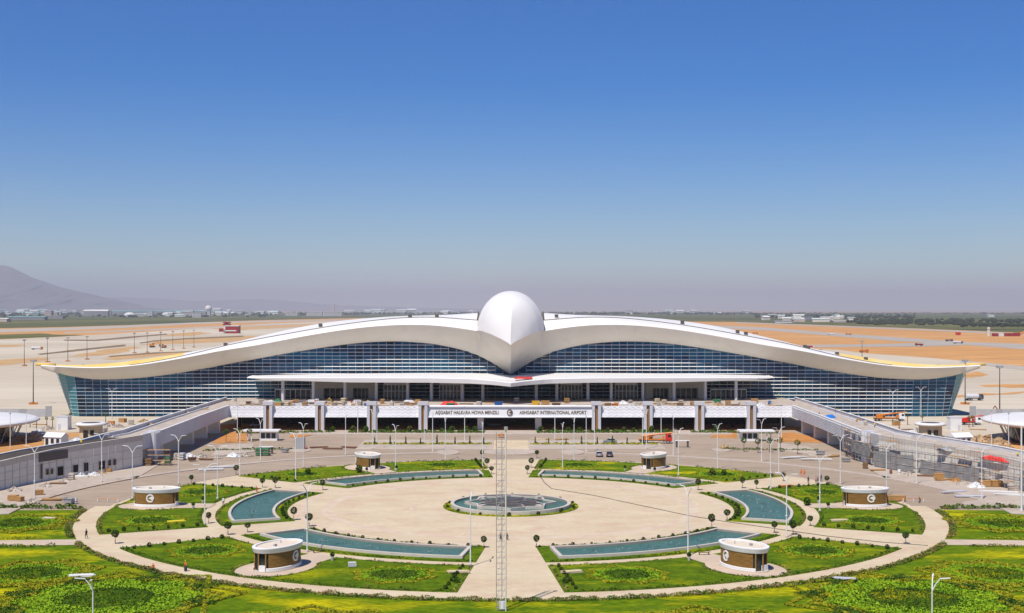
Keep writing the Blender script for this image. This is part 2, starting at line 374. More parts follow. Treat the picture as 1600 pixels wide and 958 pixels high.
for pp in ([(107,557),(150,549),(200,541.5),(217,543),(200,550),(160,555),(120,558)], [(217,539),(250,532),(330,527.5),(380,525),(430,526),(350,535),(280,537.5)],
           [(250,525.6),(270,521.5),(310,518.6),(332,520.6),(300,525)], [(-80,571),(0,562.5),(60,559),(78,561.5),(20,570),(-80,578)], [(-80,541.5),(0,539),(40,538.2),(30,541.5),(-80,546)],
           [(160,560),(230,552),(330,548),(330,551),(250,556),(180,563)], [(330,513),(420,508.5),(520,505),(520,508),(430,513),(360,517)]):
    sheet('soil_patch', pp, M['soil_pale'], .1, 5, 4)
for pp in ([(60,553),(120,546),(195,538.5),(198,541),(120,549),(60,555)], [(217,535.5),(240,532),(290,528.5),(380,524.5),(380,526.5),(290,530.5),(240,534),(220,537)],
           [(100,531),(150,531),(180,528),(260,521.5),(262,523),(180,530.5),(150,533),(100,532.5)], [(170,556.5),(240,551),(300,549),(300,550),(240,553),(172,558)]):
    sheet('earth_berm', pp, M['berm'], .2, 4, 1.5)
sheet('runway', [(1040,505),(1200,512),(1300,520),(1400,527),(1500,534),(1600,537.5),(1760,545),(1760,561),(1600,546),(1500,538.5),(1400,533),(1300,525),(1200,516.5),(1040,509)], M['runway_grey'], .06, 4, 0)
sheet('taxiway', [(1250,539),(1350,538),(1440,536),(1470,534.5),(1540,538.5),(1440,541.5),(1350,542),(1270,543)], M['runway_grey'], .1, 4, 0)
sheet('taxiway', [(1150,503.2),(1400,512.5),(1600,521),(1760,529),(1760,532),(1600,523.5),(1400,514.6),(1150,504.6)], M['runway_grey'], .08, 4, 0)
sheet('apron', [(820,530),(1180,531),(1262,545),(1310,546.5),(1350,552),(1450,559),(1600,573),(1760,584),(1760,700),(820,640)], M['concrete_field'], .04, 4, 0)
sheet('taxiway', [(1500,563),(1600,572.5),(1760,584),(1760,592),(1600,579),(1500,567)], M['runway'], .1, 4, 0)
for pp in ([(1510,583),(1530,581),(1545,586),(1520,590),(1508,590)], [(1530,602),(1600,600.5),(1760,600),(1760,606),(1600,606),(1545,605)], [(1490,618),(1600,612),(1600,614),(1500,621)]):
    sheet('soil_patch', pp, M['soil'], .1, 5, 2)

# ------------------------------------------------------------------ mountain and foothills
def ridge(name, prof, D, depth, m, label=None, cat=None):
    """a ridge whose skyline is a list of (column, row); rough slopes fall away on both sides"""
    mb = MB(); rows = []; r2 = random.Random(3)
    cols = np.linspace(prof[0][0], prof[-1][0], 90); top = np.interp(cols, [p[0] for p in prof], [p[1] for p in prof])
    nz = [r2.uniform(-1,1) for _ in range(90*20)]
    for j in range(11):
        t = j/10; row = []
        for i, c in enumerate(cols):
            h = max(0, H-(top[i]-YH)*D/F)
            fall = (1-abs(t-.6)/.6 if t < .6 else 1-(t-.6)/.4*.9)
            fall = max(0, fall)**1.25
            x = (c-CX)*D/F; y = D+(t-.6)*depth
            zz = h*fall + (nz[i*20+j]*.07+.06*sin(i*.9+t*5))*h*(1-abs(fall-.5)*2)
            row.append((x + nz[i*20+j]*D*.004*(t != .6), y, max(zz, -.5) if 0 < t < 1 else -.5))
        rows.append(row)
    mb.grid(rows); o = mb.build(name, m, smooth=True); tag(o, kind='structure'); return o
ridge('mountain', [(-420,452),(-250,432),(-120,424),(-40,415),(5,414.5),(20,418),(32,428),(60,437),(95,449),(125,456),(150,461.5),(175,467.5),(205,475),(235,484)], 35000, 11000, M['mountain'])
ridge('hills', [(-300,464),(60,464),(130,464),(180,465),(240,466),(300,470),(350,469.5),(400,467),(450,470),(500,475),(560,478),(660,481),(840,484)], 56000, 8000, M['mountain'])

# ------------------------------------------------------------------ plain trees far off (one mass) and the town
def woods(name, zones):
    mb = MB()
    for (c0, c1, r0, r1, n, hmin, hmax) in zones:
        for _ in range(n):
            c = rnd.uniform(c0, c1); r = rnd.uniform(r0, r1); x, y = G(c, r)
            if not (-29000 < x < 29000 and y < 28000): continue
            h = rnd.uniform(hmin, hmax); w = h*rnd.uniform(.5, 1.6); k = 5; o = len(mb.v); ph = rnd.uniform(0, 6)
            vs = [(x, y, h)]
            for lv, (rr, zz) in enumerate(((.7,.72),(1,.35),(.55,-.02))):
                for i in range(k):
                    a = ph+2*pi*i/k+lv*.5; q = rr*w*rnd.uniform(.7,1.2)
                    vs.append((x+q*cos(a), y+q*sin(a), h*zz*rnd.uniform(.85,1.1) if zz > 0 else -1))
            fs = [(0,1+i,1+(i+1)%k) for i in range(k)]
            for lv in (0,1): fs += [(1+lv*k+i, 1+(lv+1)*k+i, 1+(lv+1)*k+(i+1)%k, 1+lv*k+(i+1)%k) for i in range(k)]
            mb.add(vs, fs)
    return tag(mb.build(name, M['far_tree']), kind='stuff')
hs_ = None
for (c0, c1, r0, r1, n) in ((0,140,484,494,26),(180,320,490.5,495,14),(335,430,487,493.5,16),(540,740,488.3,491,14),(1190,1340,496.5,504,22),(870,1180,488.6,491.5,12)):
    for _ in range(n):
        c, r = rnd.uniform(c0,c1), max(488.9, rnd.uniform(r0,r1)); x, y = G(c, r); s_ = rnd.uniform(.8,1.7)*max(1, y/7000)
        if hs_ is None:
            hs_ = thing('far_house', 'tiny pale house among the trees beyond the airfield', 'house', (x,y,0), 0, 'scattered far houses')
            q = MB(); q.bz(0,0,-1,9,22,14); q.build('wall', M['far_house'], hs_)
            q = MB(); q.add([(-12,-8,9),(12,-8,9),(12,8,9),(-12,8,9),(-12,0,13),(12,0,13)], [(0,1,5,4),(2,3,4,5),(1,2,5),(3,0,4)]); q.build('roof', M['far_roof'], hs_); o = hs_
        else: o = dup(hs_, (x,y,0), rnd.uniform(-.4,.4))
        o.scale = (s_*rnd.uniform(.8,1.8), s_, s_*rnd.uniform(.7,1.3))
woods('far_woods', [(-60,560,488.8,493,420,10,26),(-40,420,491,496,160,8,16),(520,800,488.8,491.5,160,12,26),(850,1180,488.6,492,260,12,26),
                    (1150,1660,488.8,491,160,9,18),(1180,1430,492,498,230,8,15),(1320,1660,500,504.5,160,7,12),(1500,1660,508,511,100,6,10),(1340,1520,504,508,90,6,10)])
def town_block(name, label, px0, px1, ytop, ybase, m, cat='building', roof=None, bands=0, group=None, depth=30, dome=False, gable=False):
    x0, D = G(px0, ybase); x1 = (px1-CX)*D/F; h = H-(ytop-YH)*D/F; w = x1-x0
    t = thing(name, label, cat, ((x0+x1)/2, D, 0), 0, group); mb = MB()
    if dome:
        mb.bz(0,0,-1,h*.35,w*.9,w*.9); mb.build('wall', m, t)
        d = MB(); d.lathe([(w*.5*cos(a), h*.35+h*.65*sin(a)) for a in np.linspace(0,pi/2,7)], 14); d.build('dome', roof or M['far_white'], t, smooth=True); return t
    hb = h*.8 if gable else h*.93
    mb.bz(0,0,-1,hb,w,depth); mb.build('wall', m, t)
    rf = MB()
    if gable: rf.add([(-w/2-2,-depth/2-1,hb),(w/2+2,-depth/2-1,hb),(w/2+2,depth/2+1,hb),(-w/2-2,depth/2+1,hb),(-w/2-2,0,h*1.02),(w/2+2,0,h*1.02)], [(0,1,5,4),(2,3,4,5),(1,2,5),(3,0,4),(3,2,1,0)])
    else: rf.bz(0,0,hb,h,w*1.02,depth*1.04)
    rf.build('roof', roof or m, t)
    if bands:
        for k in range(bands):
            z = hb*(k+.55)/bands; b = MB(); b.bz(0,-depth/2-.15,z-hb*.11/bands*2,z+hb*.11/bands*2,w*.92,.5); b.build('window', M['far_grey'], t)
    return t
TB = 'town buildings beyond the airfield'
tb = [('hangar','long grey hangar with white ridge roof beyond the airfield',132,170,484,494,M['far_grey'],M['far_white'],0,'gable'),
 ('tower_block','pale tower at the west end of the white roofed hangar',128,133,485.5,492.5,M['far_white'],None,2,''),
 ('tower_block','pale tower at the east end of the white roofed hangar',169,174,486,493,M['far_pink'],None,2,''),
 ('domed_hall','white domed hall between the hangar and the low grey sheds',194,211,488,495,M['far_white'],None,0,'dome'),
 ('shed','long teal roofed grey shed behind the domed hall',174,332,485.3,491.5,M['far_grey'],M['far_teal'],0,'gable'),
 ('office_block','pale square office block left of the small white dome',231,239,486,493.5,M['far_white'],None,3,''),
 ('domed_hall','small white domed hall beside a pinkish block',253,264,488.5,493.5,M['far_white'],None,0,'dome'),
 ('office_block','pinkish narrow block just right of the small dome',265,270,486,492.5,M['far_pink'],None,3,''),
 ('apartment_block','cream apartment slab left of the white balled tower',283,303,487,494,M['far_pink'],None,3,''),
 ('apartment_block','stepped pale block in front of the cream slab',302,315,489,496,M['far_white'],None,3,''),
 ('tower_block','white tower topped by a round white ball',322,329,486,494,M['far_white'],None,3,'ball'),
 ('apartment_block','pale block standing right of the balled tower',316,322,487.5,495,M['far_pink'],None,2,''),
 ('apartment_block','pale block at the foot of the balled tower, east side',330,335,487,493,M['far_white'],None,2,''),
 ('factory','long low factory with pale teal roof nearest the left edge',15,72,494.2,500,M['far_grey'],M['far_teal'],0,'gable'),
 ('office_block','pinkish multi storey block at the end of the teal factory',72,82,485.5,497,M['far_pink'],None,4,''),
 ('office_block','lower pinkish block against the multi storey one',82,91,488,495,M['far_pink'],None,3,''),
 ('warehouse','wide low grey warehouse in front of the pinkish blocks',74,100,493,498,M['far_grey'],M['far_white'],0,''),
 ('house_row','white gabled house row at the far left of the town',0,14,497,503,M['far_pink'],M['far_white'],0,'gable'),
 ('shed','teal roofed shed among the trees above the factory',24,40,483,488.5,M['far_grey'],M['far_teal'],0,'gable'),
 ('shed','second teal roofed shed farther right among the trees',40,62,488.5,493,M['far_grey'],M['far_teal'],0,'gable'),
 ('apartment_block','white apartment block standing alone behind the left wing',447,465,488.5,493.5,M['far_white'],None,3,''),
 ('apartment_block','first white apartment block of the pair behind the left wing',480,503,487.6,494,M['far_white'],None,4,''),
 ('apartment_block','second white apartment block of the pair behind the left wing',505,534,487.8,494,M['far_white'],None,4,''),
 ('monument','hazy tall monument tower on the horizon above the apartment blocks',518,523,475,489.5,M['far_pink'],None,0,''),
 ('warehouse','white roofed warehouse among trees behind the right wing',1200,1213,491,494,M['far_grey'],M['far_white'],0,'gable'),
 ('office_block','grey-blue block right of the warehouse behind the right wing',1254,1269,494,500,M['far_grey'],M['far_teal'],2,''),
 ('house_row','cream house row below the grey-blue block',1238,1256,498,503,M['far_pink'],M['far_white'],0,'gable'),
 ('house_row','cream house row right of the grey-blue block',1282,1300,495,500,M['far_pink'],M['far_white'],0,'gable'),
 ('warehouse','white warehouse far out on the green plain at right',1542,1552,492,495.4,M['far_white'],M['far_white'],0,'gable'),
 ('house_row','low pale houses by the field edge behind the right wing',1300,1330,500,503.6,M['far_pink'],M['far_white'],0,'gable'),
 ('house_row','low white sheds at the treeline above the right wing',1209,1236,501,504.5,M['far_white'],M['far_grey'],0,'gable')]
for (nm, lb, a, b, yt, yb, m, rf, bands, sh) in tb:
    t = town_block(nm, lb, a, b, yt, yb, m, 'building', rf, bands, TB, 40, sh == 'dome', sh == 'gable')
    if sh == 'ball':
        D = G(a, yb)[1]; w = (b-a)*D/F; h = H-(yt-YH)*D/F
        s = MB(); s.lathe([(w*.75*cos(q), h+w*.5+w*.75*sin(q)) for q in np.linspace(-pi/2,pi/2,8)], 12); s.build('ball', M['far_white'], t, smooth=True)

# ================================================================== PAVING, ROADS, LAWNS
SECT = {0:'right',60:'back right',120:'back left',180:'left',240:'front left',300:'front right'}
g = MB(); g.poly([(-145,256),(145,256),(145,448),(-145,448)], -.02)
tag(g.build('road', M['asphalt']), kind='structure')
g = MB(); g.ring(0.01, 89.0, 180, 360, .02, None, 90); g.ring(0.01, 86.0, 0, 180, .02, None, 90)
tag(g.build('plaza_paving', M['paving']), kind='structure')
g = MB(); g.ring(64.2, 64.22, 0, 1, .021)
for r0, r1 in ((37.6,40.2),(44.4,45.4),(21.0,21.6)):
    q = MB(); q.ring(r0, r1, 0, 360, .024, None, 90); tag(q.build('paving_band', M['paving_pink']), kind='structure')
for k in range(12):
    q = MB(); q.ring(21.6, 37.6, 15+30*k-.5, 15+30*k+.5, .024, None, 1); tag(q.build('paving_band', M['paving_pink']), kind='structure')
# lawn beyond the ring walk
g = MB(); g.ring(89.0, 190, 183.2, 356.8, 0.0, None, 90)
tag(g.build('lawn', M['lawn_wild']), kind='structure')
for s in (-1, 1):
    g = MB(); a = [(s*78.0, CY-38.5), (s*77, CY-43.5)]
    g.poly([(s*79.5, CY-40.0),(s*140, CY-44.5),(s*140, CY-49.0),(s*76.0, CY-45.4)] if s < 0 else [(s*76.0, CY-45.4),(s*140, CY-49.0),(s*140, CY-44.5),(s*79.5, CY-40.0)], .035)
    tag(g.build('side_path', M['path']), kind='structure')
# kerb between plaza and the ring road, and the raised strip across the road
g = MB(); g.ring(86.02, 86.35, 3, 177, -.02, .13, 80); tag(g.build('kerb', M['kerb']), kind='structure')
for a0, a1 in ((26, 80.5), (99.5, 154)):
    g = MB(); g.ring(104, 106.3, a0, a1, -.02, .12, 40); tag(g.build('median', M['pavement']), kind='structure')
    g = MB(); g.ring(103.7, 104-.003, a0, a1, -.02, .15, 40); tag(g.build('kerb', M['kerb']), kind='structure')
for s in (-1, 1):
    A = [154, 186] if s < 0 else [26, -6]
    pts = [P(104, A[0]+(A[1]-A[0])*i/24) for i in range(25)]
    pts += [(s*140, CY-22), (s*140, 300), (s*118, 306), (s*103, 344), (s*100, 362), (s*97, 366)]
    g = MB(); g.prism(pts, -.02, .12); tag(g.build('pavement', M['pavement']), kind='structure')
    g = MB(); g.ring(103.7, 104-.003, min(A), max(A), -.02, .15, 24); tag(g.build('kerb', M['kerb'] if s > 0 else M['berm']), kind='structure')
# crossing islands
def island(px, name='traffic_island', m='pavement', h=.14):
    g = MB(); g.prism([G(*p) for p in px], -.02, h); return tag(g.build(name, M[m]), kind='structure')
def ell(px, py, rx, ry, n=22): return [(px+rx*cos(2*pi*i/n), py+ry*sin(2*pi*i/n)) for i in range(n)]
island(ell(797,706.5,45,4.4)); island(ell(700,707,18,4.2)); island(ell(895,707,18,4.2)); island(ell(469,703,17,4)); island(ell(1128,703,16,3.2)); island(ell(1543,787,40,5))
# two long planted islands before the station
for s in (-1, 1):
    X0, X1 = (5.5, 47) if s > 0 else (-47, -5.5)
    g = MB(); g.prism([(X0,386),(X1,386),(X1+s*.1,414),(X0,414)] if s > 0 else [(X0,386),(X1,386),(X1,414),(X0,414)], -.02, .13)
    o = g.build('traffic_island', M['pavement']); tag(o, kind='structure')
g = MB(); g.poly([(-5.49,386),(5.49,386),(5.49,414),(-5.49,414)], .0); tag(g.build('crossing_paving', M['paving']), kind='structure')
g = MB(); g.prism([(-75,432),(75,432),(75,447.2),(-75,447.2)], -.02, .12); tag(g.build('pavement', M['pavement']), kind='structure')
for px in ([(330,692),(352,679),(372,673),(386,679),(386,691),(345,693)], [(452,684),(458,674),(482,672),(490,679),(470,684)]): island(px, 'soil_patch', 'soil_near', .1)
for px in ([(1212,690),(1222,677),(1240,676),(1262,681),(1285,692),(1240,691)], [(1110,684),(1118,676),(1150,677),(1152,685)]): island(px, 'soil_patch', 'soil_near', .1)
for px in ([(330,713),(345,696),(395,694),(398,706),(350,712)], [(1214,704),(1290,712),(1262,698),(1216,693)]): island(px, 'traffic_island', 'pavement', .13)

# ------------------------------------------------------------------ the six sectors of the plaza: pools, lawns, hedges
def hedge(name, lines, w, h, dens, m, label, group=None, size=.16, z0=0.0, cat='hedge'):
    pts = np.concatenate([strip_pts(l, w, h, dens, .12, z0) for l in lines])
    o = link(name, leaf_mesh(name, pts, size, m)); return tag(o, label, cat, group)
nozzle_mb = MB()
for i in range(5):
    for k in range(4): nozzle_mb.tube((i*.9-1.8+rnd.uniform(-.2,.2), k*.7-1+rnd.uniform(-.2,.2), 0), (i*.9-1.8, k*.7-1, .22), .045, .03, 4)
HG, LG, PG = 'low hedges edging the lawns', 'lawns', 'curved water basins round the plaza'
star_beds = []
for ang, nm in SECT.items():
    # strip of planting round the pool
    g = MB(); g.ring(47.2, 61.8, ang-24.6, ang+24.6, .02, .10, 30)
    tag(g.build('lawn', M['lawn']), kind='structure')
    # pool: coping pieces, inner wall, water, nozzles
    t = thing('pool', 'curved blue-green water basin with stone coping in the %s of the plaza' % nm, 'pool', (0,0,0), 0, PG)
    A0, A1, R0, R1 = ang-21.4, ang+21.4, 50.0, 58.9
    for (r0, r1, a0, a1) in ((R0-.30,R0+.25,A0,A1),(R1-.25,R1+.30,A0,A1)):
        c = MB(); c.ring(r0, r1, a0, a1, .05, .55, 26); c.build('coping', M['coping'], t)
    for aa, sg in ((A0,-1),(A1,1)):
        c = MB(); w = degrees_w = .65/54*180/pi
        c.ring(R0-.30, R1+.30, aa if sg > 0 else aa-w, aa+w if sg > 0 else aa, .05, .552, 3); c.build('coping', M['coping'], t)
    c = MB(); c.ring(R0+.25, R0+.33, A0, A1, -.3, .48, 26); c.ring(R1-.33, R1-.25, A0, A1, -.3, .48, 26)
    c.ring(R0+.33, R1-.33, A1-.09, A1, -.3, .48, 2); c.ring(R0+.33, R1-.33, A0, A0+.09, -.3, .48, 2)
    c.build('inner_wall', M['pool_wall'], t)
    c = MB(); c.ring(R0+.25, R1-.25, A0, A1, .17, None, 30); c.build('water', M['water'], t)
    nz = MB()
    for da in (-15,-9,-3,3,9,15):
        x, y = P(54.4, ang+da)
        for q in range(20):
            rr, aa = rnd.uniform(0,2.2), rnd.uniform(0,2*pi); nz.tube((x+rr*cos(aa),y+rr*sin(aa),.15),(x+rr*cos(aa),y+rr*sin(aa),.30),.05,.03,4,rnd.choice((0,0,0,1)))
    tag(nz.build('nozzles', [M['steel_dark'], M['cloth_white']], t), kind='stuff')
    # planting round the pool
    front = ang in (240, 300)
    hedge('hedge', [arc(47.7, ang-24, ang+24)], .9, .45, 26, M['hedge_pink'] if front else M['hedge_green'], 'low clipped planting between the plaza and the %s water basin' % nm, 'planting strips along the basins')
    hedge('hedge', [arc(61.3, ang-24, ang+24)], .8, .5, 24, M['hedge_pink'] if not front else M['hedge_green'], 'low planting on the outer side of the %s water basin' % nm, 'planting strips along the basins')
    # the two lawns with the kiosk pad between
    KR = 76.0; pad_a = 6.4
    g = MB(); g.ring(64.4, 84.6, ang-24.6, ang+24.6, .02, .10, 40)
    tag(g.build('lawn', M['lawn'] if front or ang in (0,180) else M['lawn_wild']), kind='structure')
    kx, ky = P(KR+.4, ang)
    pad = [(kx+7.6*cos(q)*cos(radians(ang))-5.7*sin(q)*sin(radians(ang)), ky+7.6*cos(q)*sin(radians(ang))+5.7*sin(q)*cos(radians(ang))) for q in np.linspace(0, 2*pi, 40, endpoint=False)]
    g = MB(); g.poly(pad, .125)
    e0, e1 = P(64.0, ang-2.6), P(64.0, ang+2.6); e2, e3 = P(71.5, ang+2.8), P(71.5, ang-2.8)
    g.poly([e0, e3, e2, e1], .118)
    tag(g.build('kiosk_pad', M['path']), kind='structure')
    loop = [pad[i % 40] for i in range(4, 37)] if False else None
    ring_pts = [(kx+8.1*cos(q)*cos(radians(ang))-6.2*sin(q)*sin(radians(ang)), ky+8.1*cos(q)*sin(radians(ang))+6.2*sin(q)*cos(radians(ang))) for q in np.linspace(-2.45, 2.45, 40)]
    hedge('hedge', [ring_pts], .7, .5, 20, M['hedge_pink'], 'low reddish hedge curving round the %s kiosk' % nm, HG)
    for sd in (-1, 1):
        inn = arc(64.9, ang+sd*24.2, ang+sd*4.2); rad = [P(64.9, ang+sd*24.2), P(84.2, ang+sd*24.2)]; out = arc(84.1, ang+sd*24.2, ang+sd*(6 if ang not in (240,300) else .5))
        side = 'toward the station' if (P(70, ang+sd*20)[1] > P(70, ang)[1]) else 'toward the viewer'
        if ang in (60, 120, 240, 300): side = 'nearer the central walk' if abs(P(70,ang+sd*20)[0]) < abs(P(70,ang)[0]) else 'nearer the side walk'
        hedge('hedge', [inn, rad], .75, .42, 17, M['hedge_pink'] if ang in (240,300,60,120) else M['hedge_green'], 'low hedge on the inner edges of the %s lawn half %s' % (nm, side), HG)
        hedge('hedge', [out], 1.1, .62, 24, M['hedge_green'] if ang in (240,300) else M['hedge_pink'], 'low hedge along the outer rim of the %s lawn half %s' % (nm, side), HG)
        star_beds.append((P(74.2, ang+sd*15.6), 6.9, radians(ang+sd*15.6), '%s lawn half %s' % (nm, side)))
# hedge along the outside of the ring walk
for a0, a1, where in ((209.8, 269.9, 'front left'), (270.1, 330.2, 'front right'), (184, 205.2, 'left'), (334.8, 356, 'right')):
    hedge('hedge', [arc(89.7, a0, a1)], 1.4, .75, 95, M['hedge_pink'], 'long reddish hedge along the outer side of the %s ring walk' % where, HG, .14)
for s, nm in ((-1,'left'),(1,'right')):
    hedge('hedge', [[(s*81, CY-47.0),(s*140, CY-50.2)]], 1.2, .7, 30, M['hedge_pink'], 'reddish hedge on the near side of the %s side path' % nm, HG, .18)
    hedge('hedge', [[(s*86.5, CY-38.9),(s*140, CY-43.4)]], .9, .55, 24, M['hedge_yellow'], 'low yellowish hedge on the far side of the %s side path' % nm, HG, .16)
    hedge('hedge', [[(s*91, CY-3.5),(s*106, CY-2.5),(s*130,CY-6)]], 2.2, 1.15, 42, M['hedge_green'], 'thick green hedge between the %s outer lawn and the road' % nm, HG, .25)
    hedge('hedge', [[(s*6, 401),(s*46, 401)]], 3.4, .75, 50, M['hedge_yellow'], 'long planted strip on the %s traffic island before the station' % nm, 'planted strips before the station', .24)
    hedge('hedge', [[(s*9, 440),(s*56, 441)]], 6.5, 1.1, 75, M['hedge_green'], 'dense green planting at the foot of the station front, %s half' % nm, 'planted strips before the station', .28)
    hedge('hedge', [[(s*62, 441),(s*92, 438)]], 5.0, 1.0, 40, M['hedge_green'], 'patchy planting by the %s end of the station front' % nm, 'planted strips before the station', .28)
    hedge('hedge', [[(s*64, 387),(s*92, 383)]], 2.2, .8, 22, M['hedge_green'], 'low planting on the %s traffic island by the ramp' % nm, 'planted strips before the station', .25)

# ------------------------------------------------------------------ star shaped flower beds
def star_outline(c, R, rot, n=8, inner=.765):
    return [(c[0]+(R if k % 2 == 0 else R*inner)*cos(rot+pi*k/n), c[1]+(R if k % 2 == 0 else R*inner)*sin(rot+pi*k/n)) for k in range(2*n)]
for s, nm in ((-1,'left'),(1,'right')):
    star_beds += [((s*58.4, 186.0), 16.0, .2, 'big lawn in the %s foreground' % nm), ((s*76.5, 203.5), 9.5, .5, 'outer %s lawn below the side path' % nm), ((s*97, 251.5), 9.5, .3, 'outer %s lawn above the side path' % nm),((s*27, 168), 11.0, .1, 'lawn strip along the bottom, %s of the axis' % nm)]
for (c, R, rot, where) in star_beds:
    t = thing('flower_bed', 'star shaped leafy bed on the %s' % where, 'flower bed', (c[0], c[1], .1), 0, 'star shaped flower beds')
    so = star_outline((0,0), R, rot); line = so+[so[0]]
    big = R > 12
    o = link('border', leaf_mesh('border', strip_pts(line, .8 if not big else 1.0, .32 if not big else .42, 75, 0), .13, M['hedge_yellow']), t)
    if R > 8:
        for q in (0, pi/4):
            sq = [(R*1.22*cos(rot+q+k*pi/2), R*1.22*sin(rot+q+k*pi/2)) for k in range(5)]
            link('border', leaf_mesh('border', strip_pts(sq, .8, .34, 60, 0), .14, M['hedge_yellow']), t)
    N = int(R*R*(34 if not big else 36)); q = NR.uniform(0, 2*pi, N); rr = R*np.sqrt(NR.uniform(.30 if not big else .14, .60, N))
    rr *= 1+.10*np.cos(8*(q-rot)); dark = rr < R*(.52 if not big else .40)
    cl = .10*np.abs(np.sin(q*9+rr*2.3))
    p = np.stack([rr*np.cos(q), rr*np.sin(q), .05+cl*NR.uniform(.2,1,N)+NR.uniform(0,.16,N)], 1)
    o = link('leaf_plants', leaf_mesh('leaf_plants', p[~dark], .13 if not big else .17, M['leaf_bright']), t); o['kind'] = 'stuff'
    N2 = int(R*R*14); q = NR.uniform(0,2*pi,N2); rr = R*.53*np.sqrt(NR.uniform(0,1,N2))
    p2 = np.stack([rr*np.cos(q), rr*np.sin(q), NR.uniform(.04,.18,N2)], 1)
    o = link('ground_cover', leaf_mesh('ground_cover', np.concatenate([p2, p[dark]]), .15, M['leaf_dark']), t); o['kind'] = 'stuff'
    if big:
        for k in range(8):
            a = rot+pi/8+k*pi/4; N3 = 700; u = NR.uniform(0,1,(N3,2)); m_ = u.sum(1) > 1; u[m_] = 1-u[m_]
            A, B, C = (R*.80*cos(a-.30), R*.80*sin(a-.30)), (R*.80*cos(a+.30), R*.80*sin(a+.30)), (R*1.06*cos(a), R*1.06*sin(a))
            pp = np.stack([A[0]+u[:,0]*(B[0]-A[0])+u[:,1]*(C[0]-A[0]), A[1]+u[:,0]*(B[1]-A[1])+u[:,1]*(C[1]-A[1]), NR.uniform(.05,.28,N3)], 1)
            o = link('corner_planting', leaf_mesh('corner_planting', pp, .17, M['leaf_dark']), t); o['kind'] = 'stuff'

# ------------------------------------------------------------------ fountain in the middle of the plaza
g = MB(); g.ring(12.9, 14.5, 0, 360, .02, .12, 60); tag(g.build('lawn', M['lawn_wild']), kind='structure')
fo = thing('fountain', 'round central fountain with dark stepped cascades in the plaza', 'fountain', (0, CY, 0))
c0 = (0,0)
m_ = MB(); m_.ring(12.2, 12.9, 0, 360, 0, .85, 64, c=c0); m_.build('rim', M['coping'], fo)
m_ = MB(); m_.ring(12.1, 12.2, 0, 360, -.2, .80, 64, c=c0); m_.build('inner_wall', M['pool_wall'], fo)
m_ = MB(); m_.ring(.01, 12.1, 0, 360, .45, None, 64, c=c0); m_.build('water', M['water'], fo)
def star_wall(R, inner, z0, z1, th, n=8, rot=0.0):
    so, si = star_outline((0,0), R, rot, n, inner), star_outline((0,0), R-th, rot, n, inner); k = len(so); mb = MB()
    vs = [(*p,z) for z in (z0,z1) for L in (si,so) for p in L]; fs = []
    for i in range(k):
        j = (i+1) % k; fs += [(2*k+i,3*k+i,3*k+j,2*k+j),(k+i,k+j,3*k+j,3*k+i),(j,i,2*k+i,2*k+j)]
    return mb.add(vs, fs)
star_wall(9.9, .80, .2, 1.05, .5).build('star_wall', M['coping'], fo)
mb = MB(); mb.poly(star_outline((0,0), 9.4, 0, 8, .80), .75); mb.build('upper_water', M['water'], fo)
for k, (R, z0, z1) in enumerate(((7.6,.5,.86),(7.0,.86,.96),(6.4,.96,1.06),(5.8,1.06,1.16),(5.2,1.16,1.26),(4.6,1.26,1.36),(3.9,1.36,1.45),(3.1,1.45,1.53))):
    mb = MB(); mb.prism(star_outline((0,0), R, pi/8, 8, .78), z0, z1-.003*(k % 2)); mb.build('cascade_step', M['stone_dark'] if k % 2 else M['stone_mid'], fo)
for i in range(8):
    a = i*pi/4+pi/8; mb = MB(); mb.tube((7.4*cos(a),7.4*sin(a),.95),(5.9*cos(a),5.9*sin(a),1.25),.07,.07,5); mb.build('edge_rail', M['coping'], fo)
for i in range(4):
    a = i*pi/2+pi/4; mb = MB(); mb.bz(8.6*cos(a),8.6*sin(a),.7,1.2,1.6,.9,a); mb.build('spout_block', M['coping'], fo)
hedge('hedge', [[(13.9*cos(a), CY+13.9*sin(a)) for a in np.linspace(0,2*pi,50)]], 1.0, .45, 22, M['hedge_yellow'], 'low ring of yellow-green planting round the central fountain', 'planting strips along the basins')

# ------------------------------------------------------------------ clipped ball bushes, ball trees, cypress cones
def ball_pts(n, r, cz):
    v = NR.normal(size=(n,3)); v /= np.linalg.norm(v,axis=1)[:,None]
    return v*(r*NR.uniform(.72,1.04,(n,1)))+np.array([0,0,cz])
def mk_bush():
    t = link('ball_bush', leaf_mesh('ball_bush', ball_pts(240,.36,.36), .10, M['leaf_ball'])); return tag(t, None, 'bush')
class VKind(Kind):
    def __call__(s, *a):
        o = Kind.__call__(s, *a); k = rnd.uniform(.75, 1.15); o.scale = (k*rnd.uniform(.9,1.15), k, k*rnd.uniform(.85,1.15)); return o
bush = VKind(mk_bush)
BG = 'clipped ball bushes along the paths'
for ang, nm in SECT.items():
    n = 11
    for k in range(n):
        x, y = P(48.3, ang-21+42*k/(n-1))
        bush((x, y, .1), rnd.uniform(0,6), 'ball bush, %s from the left between the plaza and the %s basin' % (ORD[n-1-k if ang in (60,120,0) else k], nm), BG)
    for sd in (-1,1):
        for k in range(7):
            x, y = P(66.2+2.75*k, ang+sd*23.2)
            other = 'anticlockwise' if sd > 0 else 'clockwise'
            bush((x, y, .1), rnd.uniform(0,6), 'ball bush, %s out from the plaza, %s edge of the %s lawn' % (ORD[k], other, nm), BG)
for k in range(14):
    a = 2*pi*k/14+.2
    bush((13.7*cos(a), CY+13.7*sin(a), .1), 0, 'ball bush, %s anticlockwise from the right on the ring round the fountain' % ORD[k], BG)
